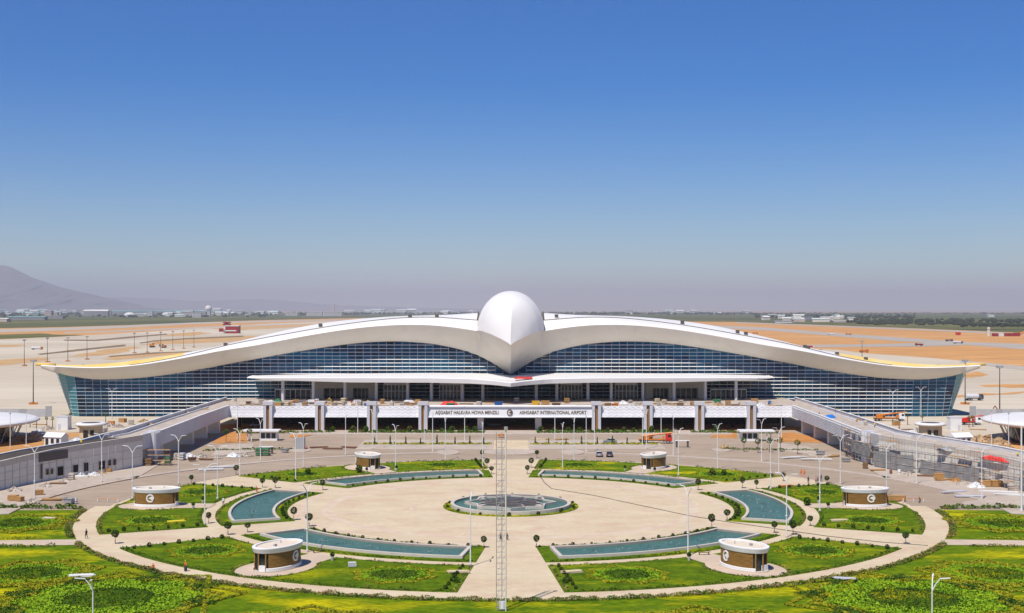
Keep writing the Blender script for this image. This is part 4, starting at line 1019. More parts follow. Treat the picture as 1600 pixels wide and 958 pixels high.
for s, nm in ((-1,'left'),(1,'right')):
    t = thing('ramp', 'grey concrete ramp curving down from the raised roadway, on the left, with dark doorways' if s < 0 else 'ramp curving down from the raised roadway, on the right, wrapped in scaffolding', 'ramp', (s*103, 380, 0), 0, 'ramps to the raised roadway')
    RO = (-s*103, -380, 0); ramps[s] = (t, RO)
    def rp(mb, name, m, par=None):
        o = mb.build(name, m, t, RO) if par is None else mb.build(name, m, par); return o
    A = [(s*a, b) for a, b in IN]; B = [(s*a, b) for a, b in OUT]
    n5 = 6
    mb = MB(); mb.grid(strip3(A[:n5], [z-.01 for z in RZ[:n5]], B[:n5], [z-.01 for z in RZ[:n5]])); rp(mb, 'road_surface', M['deck_top'])
    mb = MB(); mb.grid(strip3(A[n5-1:], [z-.01 for z in RZ[n5-1:]], B[n5-1:], [z-.01 for z in RZ[n5-1:]])); rp(mb, 'road_surface', M['asphalt_new'] if s < 0 else M['deck_top'])
    mb = MB(); mb.grid(strip3(A, [z-1.4 for z in RZ], B, [z-1.4 for z in RZ])); rp(mb, 'underside', M['concrete_grey'])
    th = .45*(-s)
    mb = wallm(A[:6], [z-3.0 for z in RZ[:6]], [z+1.0 for z in RZ[:6]], -th)
    rp(mb, 'inner_parapet', M['panel_grey'] if s < 0 else M['parapet_grey'])
    mb = wallm(A[:6], [z+1.0 for z in RZ[:6]], [z+1.16 for z in RZ[:6]], -th*1.35); rp(mb, 'coping', M['white_paint'])
    if s > 0:
        # seven horizontal ribs along the right parapet
        for k in range(8):
            mb = wallm([(x-.32, y) for x, y in A[:5]], [z-2.85+k*.46 for z in RZ[:5]], [z-2.60+k*.46 for z in RZ[:5]], .36); rp(mb, 'rib', M['panel_white'])
    mb = wallm(A[5:], [0 for z in RZ[5:]], [z+.75 for z in RZ[5:]], -th); rp(mb, 'retaining_wall', M['concrete_grey'] if s < 0 else M['concrete_grey'])
    mb = wallm([(x+s*-.05,y) for x, y in A[5:]], [z+.75 for z in RZ[5:]], [z+1.0 for z in RZ[5:]], -th*1.5); rp(mb, 'coping', M['concrete_lit'])
    mb = wallm([(x-s*.03,y) for x, y in A[5:]], [z-.45 for z in RZ[5:]], [z+.745 for z in RZ[5:]], .10*s); rp(mb, 'edge_beam', M['concrete_lit'])
    tp = [1.0 if (s > 0 or k < 6) else .18 for k in range(len(RZ))]
    mb = wallm(B, [z-1.4 for z in RZ], [z+q for z, q in zip(RZ, tp)], th); rp(mb, 'outer_parapet', M['panel_grey'])
    mb = wallm(B, [z+q for z, q in zip(RZ, tp)], [z+q+.14 for z, q in zip(RZ, tp)], th*1.3); rp(mb, 'coping', M['white_paint'])
    mid = [((a[0]*.2+b[0]*.8), (a[1]*.2+b[1]*.8)) for a, b in zip(A, B)]
    mb = wallm(mid[1:6], [z for z in RZ[1:6]], [z+.45 for z in RZ[1:6]], .35); rp(mb, 'kerb_wall', M['white_paint'])
    for y in (438, 420, 402, 384, 366):
        mb = MB(); mb.bz(s*103.4, y, 0, 6.2, 7.5, 2.2); rp(mb, 'pier', M['concrete_grey'])
    mb = MB(); mb.bz(s*98.6, 352.2, 0, 8.9, 2.6, 5.0, 0); rp(mb, 'end_tower', M['panel_grey'])
    mb = MB()
    for k in range(5): mb.bz(s*97.15, 350.2+k*1.0, .2, 8.8, .25, .35)
    rp(mb, 'cladding_strip', M['white_paint'] if s > 0 else M['panel_white'])
# openings in the left retaining wall
LW = [(-a, b) for a, b in IN[5:]]
def wall_at(px):
    """where the sight line of column px meets the left or right retaining wall in plan"""
    k = (px-CX)/F
    line = LW if px < CX else [(a, b) for a, b in IN[5:]]
    for (x0,y0),(x1,y1) in zip(line, line[1:]):
        den = (x1-x0)-k*(y1-y0)
        t = (k*y0-x0)/den if abs(den) > 1e-9 else -1
        if 0 <= t <= 1: return (x0+(x1-x0)*t, y0+(y1-y0)*t)
    return None
t, RO = ramps[-1]
def opening(name, c0, c1, r0, r1, m, dep=.12):
    a, b = wall_at(c0), wall_at(c1)
    if not a or not b: return
    z1, z0 = H-(r0-YH)*(a[1]+b[1])/2/F, max(.02, H-(r1-YH)*(a[1]+b[1])/2/F)
    dx, dy = b[0]-a[0], b[1]-a[1]; L = hypot(dx, dy); nx, ny = dy/L, -dx/L
    if ny > 0: nx, ny = -nx, -ny
    mb = MB(); q = [(a[0],a[1]),(b[0],b[1]),(b[0]+nx*dep,b[1]+ny*dep),(a[0]+nx*dep,a[1]+ny*dep)]; mb.prism(q, z0, z1); o = mb.build(name, m, t, RO)
    if name != 'bay_shade_slab':
        f = MB(); w = .16; d2 = dep+.06
        for (u0,u1,v0,v1) in ((-w,0,z0,z1+w),(L,L+w,z0,z1+w),(-.001,L+.001,z1,z1+w-.002)):
            p = lambda u, d: (a[0]+dx/L*u+nx*d, a[1]+dy/L*u+ny*d)
            f.prism([p(u0,0),p(u1,0),p(u1,d2),p(u0,d2)], v0, v1)
        f.build('frame', M['concrete_lit'], o)
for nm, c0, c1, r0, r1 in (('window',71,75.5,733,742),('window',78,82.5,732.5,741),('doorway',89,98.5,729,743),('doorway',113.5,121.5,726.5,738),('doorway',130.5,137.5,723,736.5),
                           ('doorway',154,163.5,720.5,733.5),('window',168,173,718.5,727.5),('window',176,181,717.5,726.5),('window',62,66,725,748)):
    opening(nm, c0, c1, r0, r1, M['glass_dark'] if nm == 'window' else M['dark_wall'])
opening('bay_shade_slab', 60, 106, 705, 719, M['steel_dark'], .06)  # dark slab on the wall face paints the shade of a recess
# board-marked panel joints and pilasters on the left wall
for c in np.arange(8, 196, 11.5):
    a = wall_at(c)
    if a: mb = MB(); mb.bz(a[0]+.04, a[1]-.04, 0, np.interp(a[1], [y for x, y in reversed(LW)], list(reversed(RZ[5:])))-.5, .12, .16); mb.build('joint_strip', M['concrete_lit'], t, RO)
for k, (fz) in enumerate((.36, .66)):
    mb = wallm([(x+.05,y) for x, y in LW], [z*fz for z in RZ[5:]], [z*fz+.14 for z in RZ[5:]], -.10); mb.build('string_course', M['concrete_lit'], t, RO)
# scaffolding along the right wall
sc = thing('scaffolding', 'tube scaffolding with boards and grey netting along the right ramp wall', 'scaffold', (105, 335, 0))
SO = (-105, -335, 0)
RW = [(97.0,372),(96.8,356)]+[(a-1.3*.8, b-1.3*.6) for a, b in IN[5:]]
def along(line, step):
    out = []; carry = 0
    for (x0,y0),(x1,y1) in zip(line, line[1:]):
        L = hypot(x1-x0,y1-y0); d = carry
        while d < L: out.append((x0+(x1-x0)*d/L, y0+(y1-y0)*d/L)); d += step
        carry = d-L
    return out
pts = along(RW, 2.2); pt2 = [(x-.9, y-.55) for x, y in pts]
def rz(y): return float(np.interp(y, list(reversed([b for a, b in IN])), list(reversed(RZ))))
for (x, y), (u, v) in zip(pts, pt2):
    for q in ((x,y),(u,v)):
        mb = MB(); mb.tube((*q,.12),(*q,rz(y)+1.0+rnd.uniform(-.4,.7)), .045, .045, 5); mb.build('standard', M['rust'] if rnd.random() < .35 else M['steel_grey'], sc, SO)
for lv in range(4):
    mb = MB()
    for L in (pts, pt2):
        for a, b in zip(L, L[1:]): mb.tube((*a,1.9+1.9*lv),(*b,1.9+1.9*lv),.045,.045,4)
    for a, b in zip(pts, pt2): mb.tube((*a,1.9+1.9*lv),(*b,1.9+1.9*lv),.045,.045,4)
    mb.build('ledger', M['steel_grey'], sc, SO)
    for i in range(len(pts)-1):
        if rnd.random() < .35:
            a, b, c, d = pts[i], pts[i+1], pt2[i+1], pt2[i]; mb = MB(); mb.prism([a,b,c,d], 1.95+1.9*lv, 2.02+1.9*lv); mb.build('board', M['timber'] if rnd.random() < .5 else M['concrete_lit'], sc, SO)
for (i0, i1, z0, z1, m) in ((5,12,2.4,5.6,'netting'),(13,20,.3,4.6,'netting'),(21,30,.2,3.7,'netting')):
    mb = MB(); rows = []
    for k in range(i0, min(i1, len(pts)-1)+1):
        x, y = pts[k]; zz1 = z1*(1+.05*sin(k*1.3)); rows.append([(x-1.05+.06*sin(k*3+j*1.3), y-.1, z0+(zz1-z0)*j/6) for j in range(7)])
    if len(rows) > 1: mb.grid(rows); mb.build('netting', M[m], sc, SO)
# scaffolding round the left tower foot
sc2 = thing('scaffolding', 'small tube scaffold standing at the foot of the left ramp tower', 'scaffold', (-97, 349, 0))
for i in range(5):
    for j in range(2):
        mb = MB(); mb.tube((-1.5+i*1.6,-3+j*1.2,0),(-1.5+i*1.6,-3+j*1.2,4.6),.055,.055,5); mb.build('standard', M['rust'], sc2)
for lv in range(3):
    mb = MB()
    for j in range(2): mb.tube((-1.5,-3+j*1.2,1.4+lv*1.4),(4.9,-3+j*1.2,1.4+lv*1.4),.045,.045,4)
    mb.build('ledger', M['steel_grey'], sc2)
    mb = MB(); mb.bz(1.7,-2.4,1.46+lv*1.4,1.52+lv*1.4,6.4,1.1); mb.build('boards', M['timber'], sc2)

# ================================================================== KIOSKS ON THE PLAZA
def kiosk(ang, label):
    fl = 1 if ang in (180, 240, 120) else -1          # the side wall that carries the emblem
    x, y = P(76.0, ang); t = thing('kiosk', label, 'kiosk', (x, y, .125), radians(ang), 'oval kiosks round the plaza')
    a, b = 4.9, 2.95
    def ov(k, c): return lambda t_: (a*k*cos(t_), b*c*sin(t_))
    mb = MB(); mb.lathe([(1.04,0),(1.04,.16),(0,.16)], 48, 0, 0, a, b); mb.build('floor_slab', M['coping'], t)
    mb = MB(); mb.lathe([(.90,.16),(.90,3.0)], 48, 0, 0, a, b); mb.build('inner_wall', M['glass_dark'], t, smooth=True)
    for sd in (1, -1):
        c0 = pi/2*sd
        mb = MB(); mb.lathe([(1.0,.0),(1.005,.56),(.965,.62)], 30, 0, 0, a*1.0, b*1.0, c0-1.12, c0+1.12); mb.build('plinth', M['white_paint'], t, smooth=False)
        for k in range(12):
            z = .64+k*.198; mb = MB(); mb.lathe([(.905,z),(.962,z+.01),(.962,z+.135),(.905,z+.145)], 24, 0, 0, a, b, c0-1.02, c0+1.02); mb.build('slat', M['kiosk_wood'], t)
        if sd*fl > 0:
            off = -.12 if ang in (180,) else .12 if ang == 0 else (.25*fl if ang in (240,300) else -.45*fl)
            q0 = c0+off*1.0
            def place(u, v, d):
                tt = q0-sd*u/(a*.97); px, py = a*(.957)*cos(tt), b*(.957)*sin(tt); L = hypot(cos(tt)/a, sin(tt)/b); nx, ny = cos(tt)/a/L, sin(tt)/b/L
                return (px+nx*d, py+ny*d, 1.95+v)
            emblem(.88, M['white_paint'], M['kiosk_wood'], t, place, 1 if sd < 0 else -1)
    for tt in (.0, .42, -.42, pi, pi-.42, pi+.42):
        mb = MB(); mb.tube((a*.955*cos(tt), b*.955*sin(tt), .16),(a*.955*cos(tt), b*.955*sin(tt), 3.02), .11, .11, 8); mb.build('post', M['kiosk_wood'], t)
    mb = MB()
    for tt in (.21, pi-.21): mb.bz(a*.93*cos(tt), b*.93*sin(tt), .16, 1.05, .35, 1.2, tt)
    mb.build('counter', M['white_paint'], t)
    mb = MB(); mb.lathe([(.93,3.0),(.985,3.0),(1.0,3.08),(1.055,3.72),(1.05,3.86),(.95,3.90),(.91,3.86),(.91,3.60)], 56, 0, 0, a, b); mb.build('roof_rim', M['white_paint'], t, smooth=False)
    mb = MB(); mb.lathe([(.911,3.64),(0,3.68)], 48, 0, 0, a, b); mb.lathe([(0,2.98),(.93,2.99)], 48, 0, 0, a, b); mb.build('roof', M['kiosk_roof'], t)
    mb = MB(); mb.bz(1.2,.5,3.69,4.0,.5,.35); mb.tube((-1.5,-.6,3.69),(-1.5,-.6,4.1),.08,.08,6); mb.build('roof_vent', M['steel_grey'], t)
    return t
for ang, lb in ((180,'oval brown kiosk with white rim roof and emblem at the left of the plaza'),(240,'oval brown kiosk with white rim roof at the front left of the plaza'),(120,'small looking oval kiosk on the back left lawn by the road'),
                (0,'oval brown kiosk with white rim roof and emblem at the right of the plaza'),(300,'oval brown kiosk with white rim roof at the front right of the plaza'),(60,'small looking oval kiosk on the back right lawn by the road')):
    kiosk(ang, lb)
# small figures of planters beside the kiosk pads: dark urn shrubs
def mk_urn():
    t = thing('planter_shrub', None, 'shrub'); b = MB(); b.lathe([(.0,0),(.22,0),(.30,.5),(.26,.55),(0,.5)], 10); b.build('pot', M['coping'], t)
    link('crown', leaf_mesh('crown', ball_pts(160,.36,1.0)*np.array([1,1,1.0]), .13, M['leaf_dark']), t); return t
urn = Kind(mk_urn)
for ang, nm in SECT.items():
    for sd in (-1,1):
        x, y = P(67.2, ang+sd*3.6); urn((x,y,.1), 0, 'potted shrub on the %s side of the %s kiosk pad' % ('anticlockwise' if sd > 0 else 'clockwise', nm), 'potted shrubs by the kiosks')

# ================================================================== LAMP POSTS
def mk_lamp(a2=pi, sp=1):
    t = thing('lamp_post', None, 'lamp post')
    b = MB(); b.lathe([(.0,0),(.28,0),(.28,.35),(.16,.45)], 8); b.build('base', M['concrete_lit'], t)
    b = MB(); b.tube((0,0,.4),(0,0,10.6),.12,.085,8); b.bz(0,0,3.9,4.05,.36,.36); b.build('pole', M['steel_white'], t)
    for s in (0, a2):
        k, q = cos(s), sin(s); R_ = lambda x, y, z: (x*k-y*q, x*q+y*k, z)
        b = MB(); b.tube((0,0,10.3),R_(.55,0,11.2),.085,.075,6); b.tube(R_(.55,0,11.2),R_(1.05,0,11.72),.075,.065,6); b.build('arm', M['steel_white'], t)
        b = MB(); b.add([R_(.95,-.11,11.70),R_(.95,.11,11.70),R_(2.3,.13,11.84),R_(2.3,-.13,11.84),R_(.95,-.10,11.80),R_(.95,.10,11.80),R_(2.3,.10,11.91),R_(2.3,-.10,11.91)],
              [(4,5,6,7),(3,2,1,0),(0,1,5,4),(1,2,6,5),(2,3,7,6),(3,0,4,7)]); b.build('lamp_head', M['steel_white'], t)
    return t
lamp = Kind(mk_lamp); lamp_l = Kind(lambda: mk_lamp(radians(84)))
LG_ = 'white twin arm lamp posts'
rows_ = [('along the left stretch of the ring road', [(54,780),(159,754),(207,780),(279,757),(340,780),(375,744),(407,721)], 60),
 ('along the back left edge of the plaza', [(462,752),(474,731),(540,711),(582,702),(618,735),(676,707),(696,719),(754,730)], 90),
 ('along the back right edge of the plaza', [(879,731),(897,720),(916,707),(1010,702),(1052,712),(1060,743),(1121,733),(1190,722)], 90),
 ('along the right stretch of the ring road', [(1217,740),(1204,765),(1313,757),(1385,775),(1432,757),(1534,781)], -60),
 ('in front of the left wing of the terminal', [(151,649),(175,655),(195,651),(250,649),(288,650)], 5),
 ('in front of the right wing of the terminal', [(1304,650),(1342,651),(1395,658),(1439,652)], 5),
 ('standing on the lawns of the plaza', [(320,820),(480,863),(735,885),(1075,869),(1229,840),(1281,800)], 20)]
for where, lst, ra in rows_:
    lst = sorted(lst)
    for k, (c, r) in enumerate(lst):
        x, y = G(c, r); rz_ = atan2(y-CY, x) if 'ring' in where or 'plaza' in where else radians(ra)
        lamp((x, y, .05), rz_, 'twin arm lamp post, %s from left, %s' % (ORD[k], where), LG_)
lamp_l((-47.2, 144.6, 0), radians(196), 'white twin arm lamp post rising at the bottom left edge of the view', LG_).scale = (.85,.85,1)
lamp_l((47.6, 144.6, 0), radians(-16), 'white twin arm lamp post rising at the bottom right edge of the view', LG_).scale = (.85,.85,1)
def mk_pole():
    t = thing('flood_pole', None, 'lamp post'); b = MB(); b.tube((0,0,0),(0,0,11),.13,.07,7); b.build('pole', M['steel_white'], t)
    b = MB(); b.bz(0,-.1,10.7,11.0,.5,.35); b.build('lamp_head', M['steel_grey'], t); return t
fpole = Kind(mk_pole)
for where, lst in (('left of the airport name',[(371,687),(559,677),(589,694),(663,692),(726,689)]),('right of or below the airport name',[(867,690),(929,695),(1004,696),(1033,677),(1221,685)]),
                   ('by the round roofed pavilion at the left edge',[(16,702),(41,696)]),('by the round roofed pavilion at the right edge',[(1549,697),(1576,702)])):
    for k, (c, r) in enumerate(lst):
        x, y = G(c, r); fpole((x, y, .05), 0, 'slim pole, %s from left, %s' % (ORD[k], where), 'slim single poles')
x, y = G(1596, 800); tp = thing('flag_pole', 'tall thick white pole cut by the right edge of the view', 'pole', (x, y, 0)); b = MB(); b.tube((0,0,0),(0,0,18),.20,.16,10); b.build('pole', M['steel_white'], tp); b = MB(); b.lathe([(0,0),(.45,0),(.45,.4),(.2,.5)],10); b.build('base', M['concrete_lit'], tp)
def mk_mast():
    t = thing('floodlight_mast', None, 'mast'); b = MB(); b.tube((0,0,0),(0,0,19.5),.28,.14,6); b.build('pole', M['steel_dark'], t)
    b = MB(); b.bz(0,0,19.2,20.0,2.6,1.2); b.bz(0,0,18.9,19.2,1.2,1.2); b.build('lamp_ring', M['steel_grey'], t)
    b = MB()
    for k in range(4): b.bz(1.6*cos(k*pi/2+.5),1.6*sin(k*pi/2+.5),0,.9,1.8,.5,k*pi/2+.5+pi/2)
    b.build('barrier', M['orange'], t); return t
mast = Kind(mk_mast)
for k, (c, r) in enumerate([(38,572),(74,566),(106,565),(136,562),(210,552),(230,551),(251,549),(270,547),(287,545),(303,543)]):
    x, y = G(c, r); mast((x,y,0), rnd.uniform(0,1), 'floodlight mast with orange barriers, %s from the left on the apron behind the left wing' % ORD[k], 'floodlight masts on the aprons')
for k, (c, r, w) in enumerate([(52,632,'just off the tip of the left wing'),(1508,632,'just off the tip of the right wing'),(1347,575,'peeping over the right wing'),(1562,650,'right of the right wing by the red crane truck')]):
    x, y = G(c, r); mast((x,y,0), 0, 'dark floodlight mast standing '+w, 'floodlight masts on the aprons')
# lattice mast in the middle foreground
lm = thing('lattice_mast', 'tall grey lattice mast with ladder rungs in the central foreground', 'mast', G(783,955)+(0,))
hw, hz = .66, 25.2
for (lx, ly, r, top) in ((-hw,0,.05,25.0),(hw,0,.10,25.5),(0.1,.9,.045,24.9)):
    b = MB(); b.tube((lx,ly,0),(lx,ly,top),r,r,8); b.build('leg', M['steel_grey'] if r < .1 else M['concrete_grey'], lm)
for k in range(32):
    z = .5+k*.77; b = MB(); b.tube((-hw,0,z),(hw,0,z),.03,.03,4); b.tube((-hw,0,z),(.1,.9,z),.022,.022,4); b.tube((hw,0,z),(.1,.9,z),.022,.022,4); b.build('rung', M['steel_grey'], lm)
for k in range(0, 30, 2):
    z = .5+k*.77; b = MB(); b.tube((-hw,0,z),(.1,.9,z+1.4),.022,.022,4); b.tube((.1,.9,z),(hw,0,z+1.4),.022,.022,4); b.build('brace', M['steel_grey'], lm)
for k in (17, 19, 21, 23):
    z = .5+k*.77; b = MB(); b.tube((-hw,0,z-.7),(hw,0,z+.7),.035,.035,4); b.build('brace', M['steel_grey'], lm)
b = MB(); b.bz(hw,0,25.3,25.75,.5,.4); b.build('cap', M['steel_grey'], lm)
cb = thing('control_cabinet', 'small grey control cabinet at the foot of the lattice mast', 'cabinet', (G(784,953)[0]+.05, G(784,953)[1]-.6, 0)); b = MB(); b.bz(0,0,.25,1.35,.8,.5); b.build('box', M['panel_grey'], cb); b = MB(); b.bz(0,0,0,.25,.7,.4); b.build('stand', M['steel_dark'], cb); b = MB(); b.bz(0,-.26,.32,1.28,.34,.03); b.build('door', M['white_paint'], cb)
# cable snaking over the plaza
cab = MB(); cpts = [G(845,746),(G(851,755)),G(862,764),G(930,775),G(1000,790),G(1075,806),G(1130,815),G(1200,825),G(1290,838),G(1380,848),G(1450,853)]
cab.path([(x, y, .06) for x, y in cpts], .09, 5); tag(cab.build('cable', M['steel_dark']), 'thin dark cable snaking across the right half of the plaza paving', 'cable')

# ================================================================== PEOPLE
def skin_mesh(name, verts, edges, mats, zones, sub=1):
    """one continuous body grown over a skeleton; zones colour it by height and reach"""
    me = bpy.data.meshes.new('sk'); me.from_pydata([v[:3] for v in verts], edges, []); o = bpy.data.objects.new('sk', me); COL.objects.link(o)
    o.modifiers.new('s','SKIN')
    for i, v in enumerate(verts): me.skin_vertices[0].data[i].radius = (v[3], v[3]*v[4] if len(v) > 4 else v[3])
    me.skin_vertices[0].data[0].use_root = True
    q = o.modifiers.new('d','SUBSURF'); q.levels = sub
    dg = bpy.context.evaluated_depsgraph_get(); r = bpy.data.meshes.new_from_object(o.evaluated_get(dg)); bpy.data.objects.remove(o)
    r.name = name; r.materials.clear()
    for m in mats: r.materials.append(m)
    for p in r.polygons: p.material_index = zones(p.center); p.use_smooth = True
    return r
def person(loc, rz, label, top, legs, helmet=None, pose='walk', long_coat=False):
    st_ = .22 if pose == 'walk' else .06; cr = pose == 'crouch'
    hz_ = .92 if not cr else .42
    V = [(0,0,hz_,.15,.75),(0,0.0,hz_+.25,.14,.7),(0,.02 if not cr else .12,hz_+.48,.17,.65),(0,.03 if not cr else .2,hz_+.60,.06),(0,.05 if not cr else .26,hz_+.70,.085),(0,.05 if not cr else .28,hz_+.80,.085),
         (-.10,0,hz_-.06,.10),(-.11,st_ if not cr else .35,hz_*.52,.072),(-.11,-.02 if not cr else .12,.09,.05),(-.11,.12 if not cr else .28,.04,.045),
         (.10,0,hz_-.06,.10),(.11,-st_*.2 if not cr else .35,hz_*.52,.072),(.11,-st_*1.3 if not cr else .05,.09,.05),(.11,-st_*1.3+.14 if not cr else .2,.04,.045),
         (-.21,0 if not cr else .1,hz_+.46,.06),(-.27,-.08 if not cr else .2,hz_+.18,.05),(-.25,.06 if not cr else .42,hz_-.06,.035),
         (.21,0 if not cr else .1,hz_+.46,.06),(.27,.08 if not cr else .2,hz_+.18,.05),(.25,.16 if not cr else .42,hz_-.04,.035)]
    E_ = [(0,1),(1,2),(2,3),(3,4),(4,5),(0,6),(6,7),(7,8),(8,9),(0,10),(10,11),(11,12),(12,13),(2,14),(14,15),(15,16),(2,17),(17,18),(18,19)]
    fz = []
    for (hx, hy, hz2) in ((V[16][0],V[16][1],V[16][2]),(V[19][0],V[19][1],V[19][2])):
        b0 = len(V); src = 16 if not fz else 19
        V.append((hx, hy+.02, hz2-.07, .028)); E_.append((src, b0)); fz.append(1)
        for k in range(4):
            V.append((hx-.03+.02*k, hy+.03, hz2-.15-.012*(k in (1,2)), .009)); E_.append((b0, len(V)-1))
        V.append((hx+.035, hy+.05, hz2-.10, .010)); E_.append((b0, len(V)-1))
    head = hz_+.64
    def zone(c):
        if c[2] > head: return 0
        if c[2] > hz_-.02 and abs(c[0]) < .24 or c[2] > hz_+.2: return 1
        if abs(c[0]) > .215: return 0
        return 2
    t = thing('person', label, 'person', (*loc, .04), rz)
    link('body', skin_mesh('body', V, E_, [M['skin'], M[top], M[legs]], zone), t)
    hy, hzz = V[5][1], V[5][2]
    b = MB(); b.lathe([(.105,hzz-.01),(.10,hzz+.05),(.07,hzz+.095),(0,hzz+.11)], 10, 0, hy-.01); b.build('helmet' if helmet else 'hair', M[helmet] if helmet else M['hair'], t, smooth=True)
    b = MB(); b.bz(0,hy+.085,hzz-.055,hzz-.02,.03,.03); b.build('nose', M['skin'], t)
    b = MB()
    for s in (-1,1): b.bz(s*.035,hy+.08,hzz-.02,hzz-.005,.02,.02)
    b.build('eyes', M['hair'], t)
    if long_coat: b = MB(); b.lathe([(.26,.12),(.2,hz_-.1),(.17,hz_+.1)], 12); b.build('skirt', M[legs], t, smooth=True)
PEOPLE = [((135,842),1.0,'person in dark clothes walking along the left ring walk','cloth_dark','cloth_dark',None,'walk'),
 ((239,897),.6,'person in orange vest and white helmet stepping over the front left lawn edge','vest','cloth_dark','cloth_white','walk'),
 ((290,893),2.2,'person in orange vest and long dark clothes standing on the front left ring walk','vest','cloth_dark','vest_yellow','stand'),
 ((349,790),.2,'person in white shirt walking toward the left water basin','cloth_white','cloth_dark',None,'walk'),
 ((402,768),1.5,'person in red crouching beside the left water basin','cloth_red','cloth_red',None,'crouch'),
 ((1252,744),.3,'person in orange overalls on the right ring road, left of a pair','vest','vest',None,'walk'),
 ((1257,745),.3,'person in orange overalls on the right ring road, right of a pair','vest','vest',None,'walk'),
 ((1263,756),2.8,'person in dark blue clothes standing near the road end of the right walk','cloth_dark','cloth_dark',None,'stand'),
 ((1275,756),.8,'person in pink top walking beside a companion near the right road','cloth_pink','cloth_grey',None,'walk'),
 ((1278,755.5),.8,'person in grey walking beside the one in pink near the right road','cloth_grey','cloth_dark',None,'walk'),
 ((1283,753),3.0,'person in black standing right of the walking pair near the right road','cloth_dark','cloth_grey',None,'stand'),
 ((1438,786),1.6,'person in dark clothes crouching at the hedge corner by the right road','cloth_dark','cloth_dark',None,'crouch'),
 ((782.5,844),.3,'person in black crouching beside the lattice mast on the plaza','cloth_dark','cloth_dark',None,'crouch'),
 ((792,844),3.3,'second person in black crouching just right of the lattice mast','cloth_dark','cloth_dark',None,'crouch'),
 ((1387,788),1.0,'person in dark clothes standing at the door side of the right kiosk','cloth_dark','cloth_dark',None,'stand'),
 ((1526,692),2.0,'person in grey walking beside the right guard house','cloth_grey','cloth_dark',None,'walk'),
 ((1405,672),.5,'person in red top on the pavement below the orange crane truck','cloth_red','cloth_dark',None,'stand'),
 ((479,703),.5,'person in red beside the steel cabinet on the left traffic island','cloth_red','cloth_red',None,'crouch')]
for (c, r_), rz_, lb, tp_, lg, hm, ps in PEOPLE: person(G(c, r_), rz_, lb, tp_, lg, hm, ps, 'long dark' in lb)
x, y = wall_at(132); person((x-.9, y+.2), .3, 'person in yellow vest working high on the left ramp wall', 'vest_yellow', 'cloth_dark', 'vest_yellow', 'stand')
bpy.data.objects[-1] if False else None
for o in [o for o in COL.objects if o.get('label') == 'person in yellow vest working high on the left ramp wall']: o.location.z = 7.5
for (px, py, z, lb, tp_) in ((1367,669,7.45,'person in yellow vest bending on the right ramp roadway','vest_yellow'),(1280,652,7.6,'person in blue standing on the right ramp near the blue sheet','cloth_dark'),(1590,716,5.8,'person in yellow vest on the right ramp near the red sheet','vest_yellow'),(842,634,7.6,'person in green vest standing on the raised roadway above the emblem','vest_yellow'),(480,634,7.6,'person in dark clothes among the piles on the raised roadway','cloth_dark'),(1217,622,7.6,'person in yellow vest at the head of the right ramp','vest_yellow'),(612,633,7.6,'person in white shirt on the raised roadway right of the third pillar','cloth_white')):
    x, y = G(px, py, z); person((x,y), rnd.uniform(0,6), lb, tp_, 'cloth_dark', 'cloth_white', 'stand')
    for o in [o for o in COL.objects if o.get('label') == lb]: o.location.z = z+.02

# ================================================================== VEHICLES
def wheel(t, x, y, r=.33, w=.22):
    b = MB(); n = 14; vs = []
    b.tube((x,y-w/2,r),(x,y+w/2,r),r,r,n); o = b.build('wheel', M['tyre'], t)
    b = MB(); b.tube((x,y-w/2-.012,r),(x,y+w/2+.012,r),r*.58,r*.58,10); b.build('rim', M['steel_grey'], o)
def car(loc, rz, label, m):
    t = thing('car', label, 'car', (*loc, .03), rz, 'cars by the station'); L, Wd = 4.4, 1.75
    prof = [(-2.15,.35),(-2.2,.72),(-2.12,.92),(-1.55,.98),(-1.3,1.0),(.95,.98),(1.9,.86),(2.15,.70),(2.2,.38)]
    b = MB(); k = len(prof); vs = [(x,-Wd/2,z) for x,z in prof]+[(x,Wd/2,z) for x,z in prof]
    b.add(vs, [(i,i+1,k+i+1,k+i) for i in range(k-1)]+[tuple(reversed(range(k))),tuple(range(k,2*k)),(k-1,0,k,2*k-1)]); b.build('body', M[m], t)
    b = MB(); q = [(-1.75,.96),(-1.15,1.40),(.35,1.43),(1.15,.97)]; vs = [(x,-Wd/2+.06+(z-.96)*.25,z) for x,z in q]+[(x,Wd/2-.06-(z-.96)*.25,z) for x,z in q]
    b.add(vs, [(0,1,5,4),(2,3,7,6),(3,2,1,0),(4,5,6,7)]); b.build('windows', M['car_glass'], t)
    b = MB(); b.add([(-1.17,-.72,1.41),(.37,-.72,1.44),(.37,.72,1.44),(-1.17,.72,1.41),(-1.1,-.66,1.49),(.3,-.66,1.51),(.3,.66,1.51),(-1.1,.66,1.49)], [(0,1,5,4),(1,2,6,5),(2,3,7,6),(3,0,4,7),(4,5,6,7)]); b.build('roof', M[m], t)
    for s in (-1,1):
        for x in (-1.35,1.35): wheel(t, x, s*.82)
        b = MB(); b.bz(-2.2,s*.62,.72,.88,.06,.3); b.build('tail_light', M['lamp_red'], t)
        b = MB(); b.bz(2.12,s*.6,.62,.76,.16,.34); b.build('headlight', M['steel_white'], t)
    b = MB(); b.bz(-2.22,0,.5,.62,.04,.5); b.build('number_plate', M['white_paint'], t); return t
car(G(936.5,713), radians(84), 'silver car seen from behind on the ring road, left of the two', 'car_silver')
car(G(952.5,713.3), radians(84), 'dark grey car seen from behind on the ring road, right of the two', 'car_dark')
car(G(953,692.5), radians(178), 'silver car seen from the side behind the right planted island', 'car_silver')
car(G(1560,660), radians(20), 'white car parked beside the right round roofed pavilion', 'white_paint')
car((-6, 463), radians(0), 'dark car parked in the shade under the raised roadway', 'car_dark')
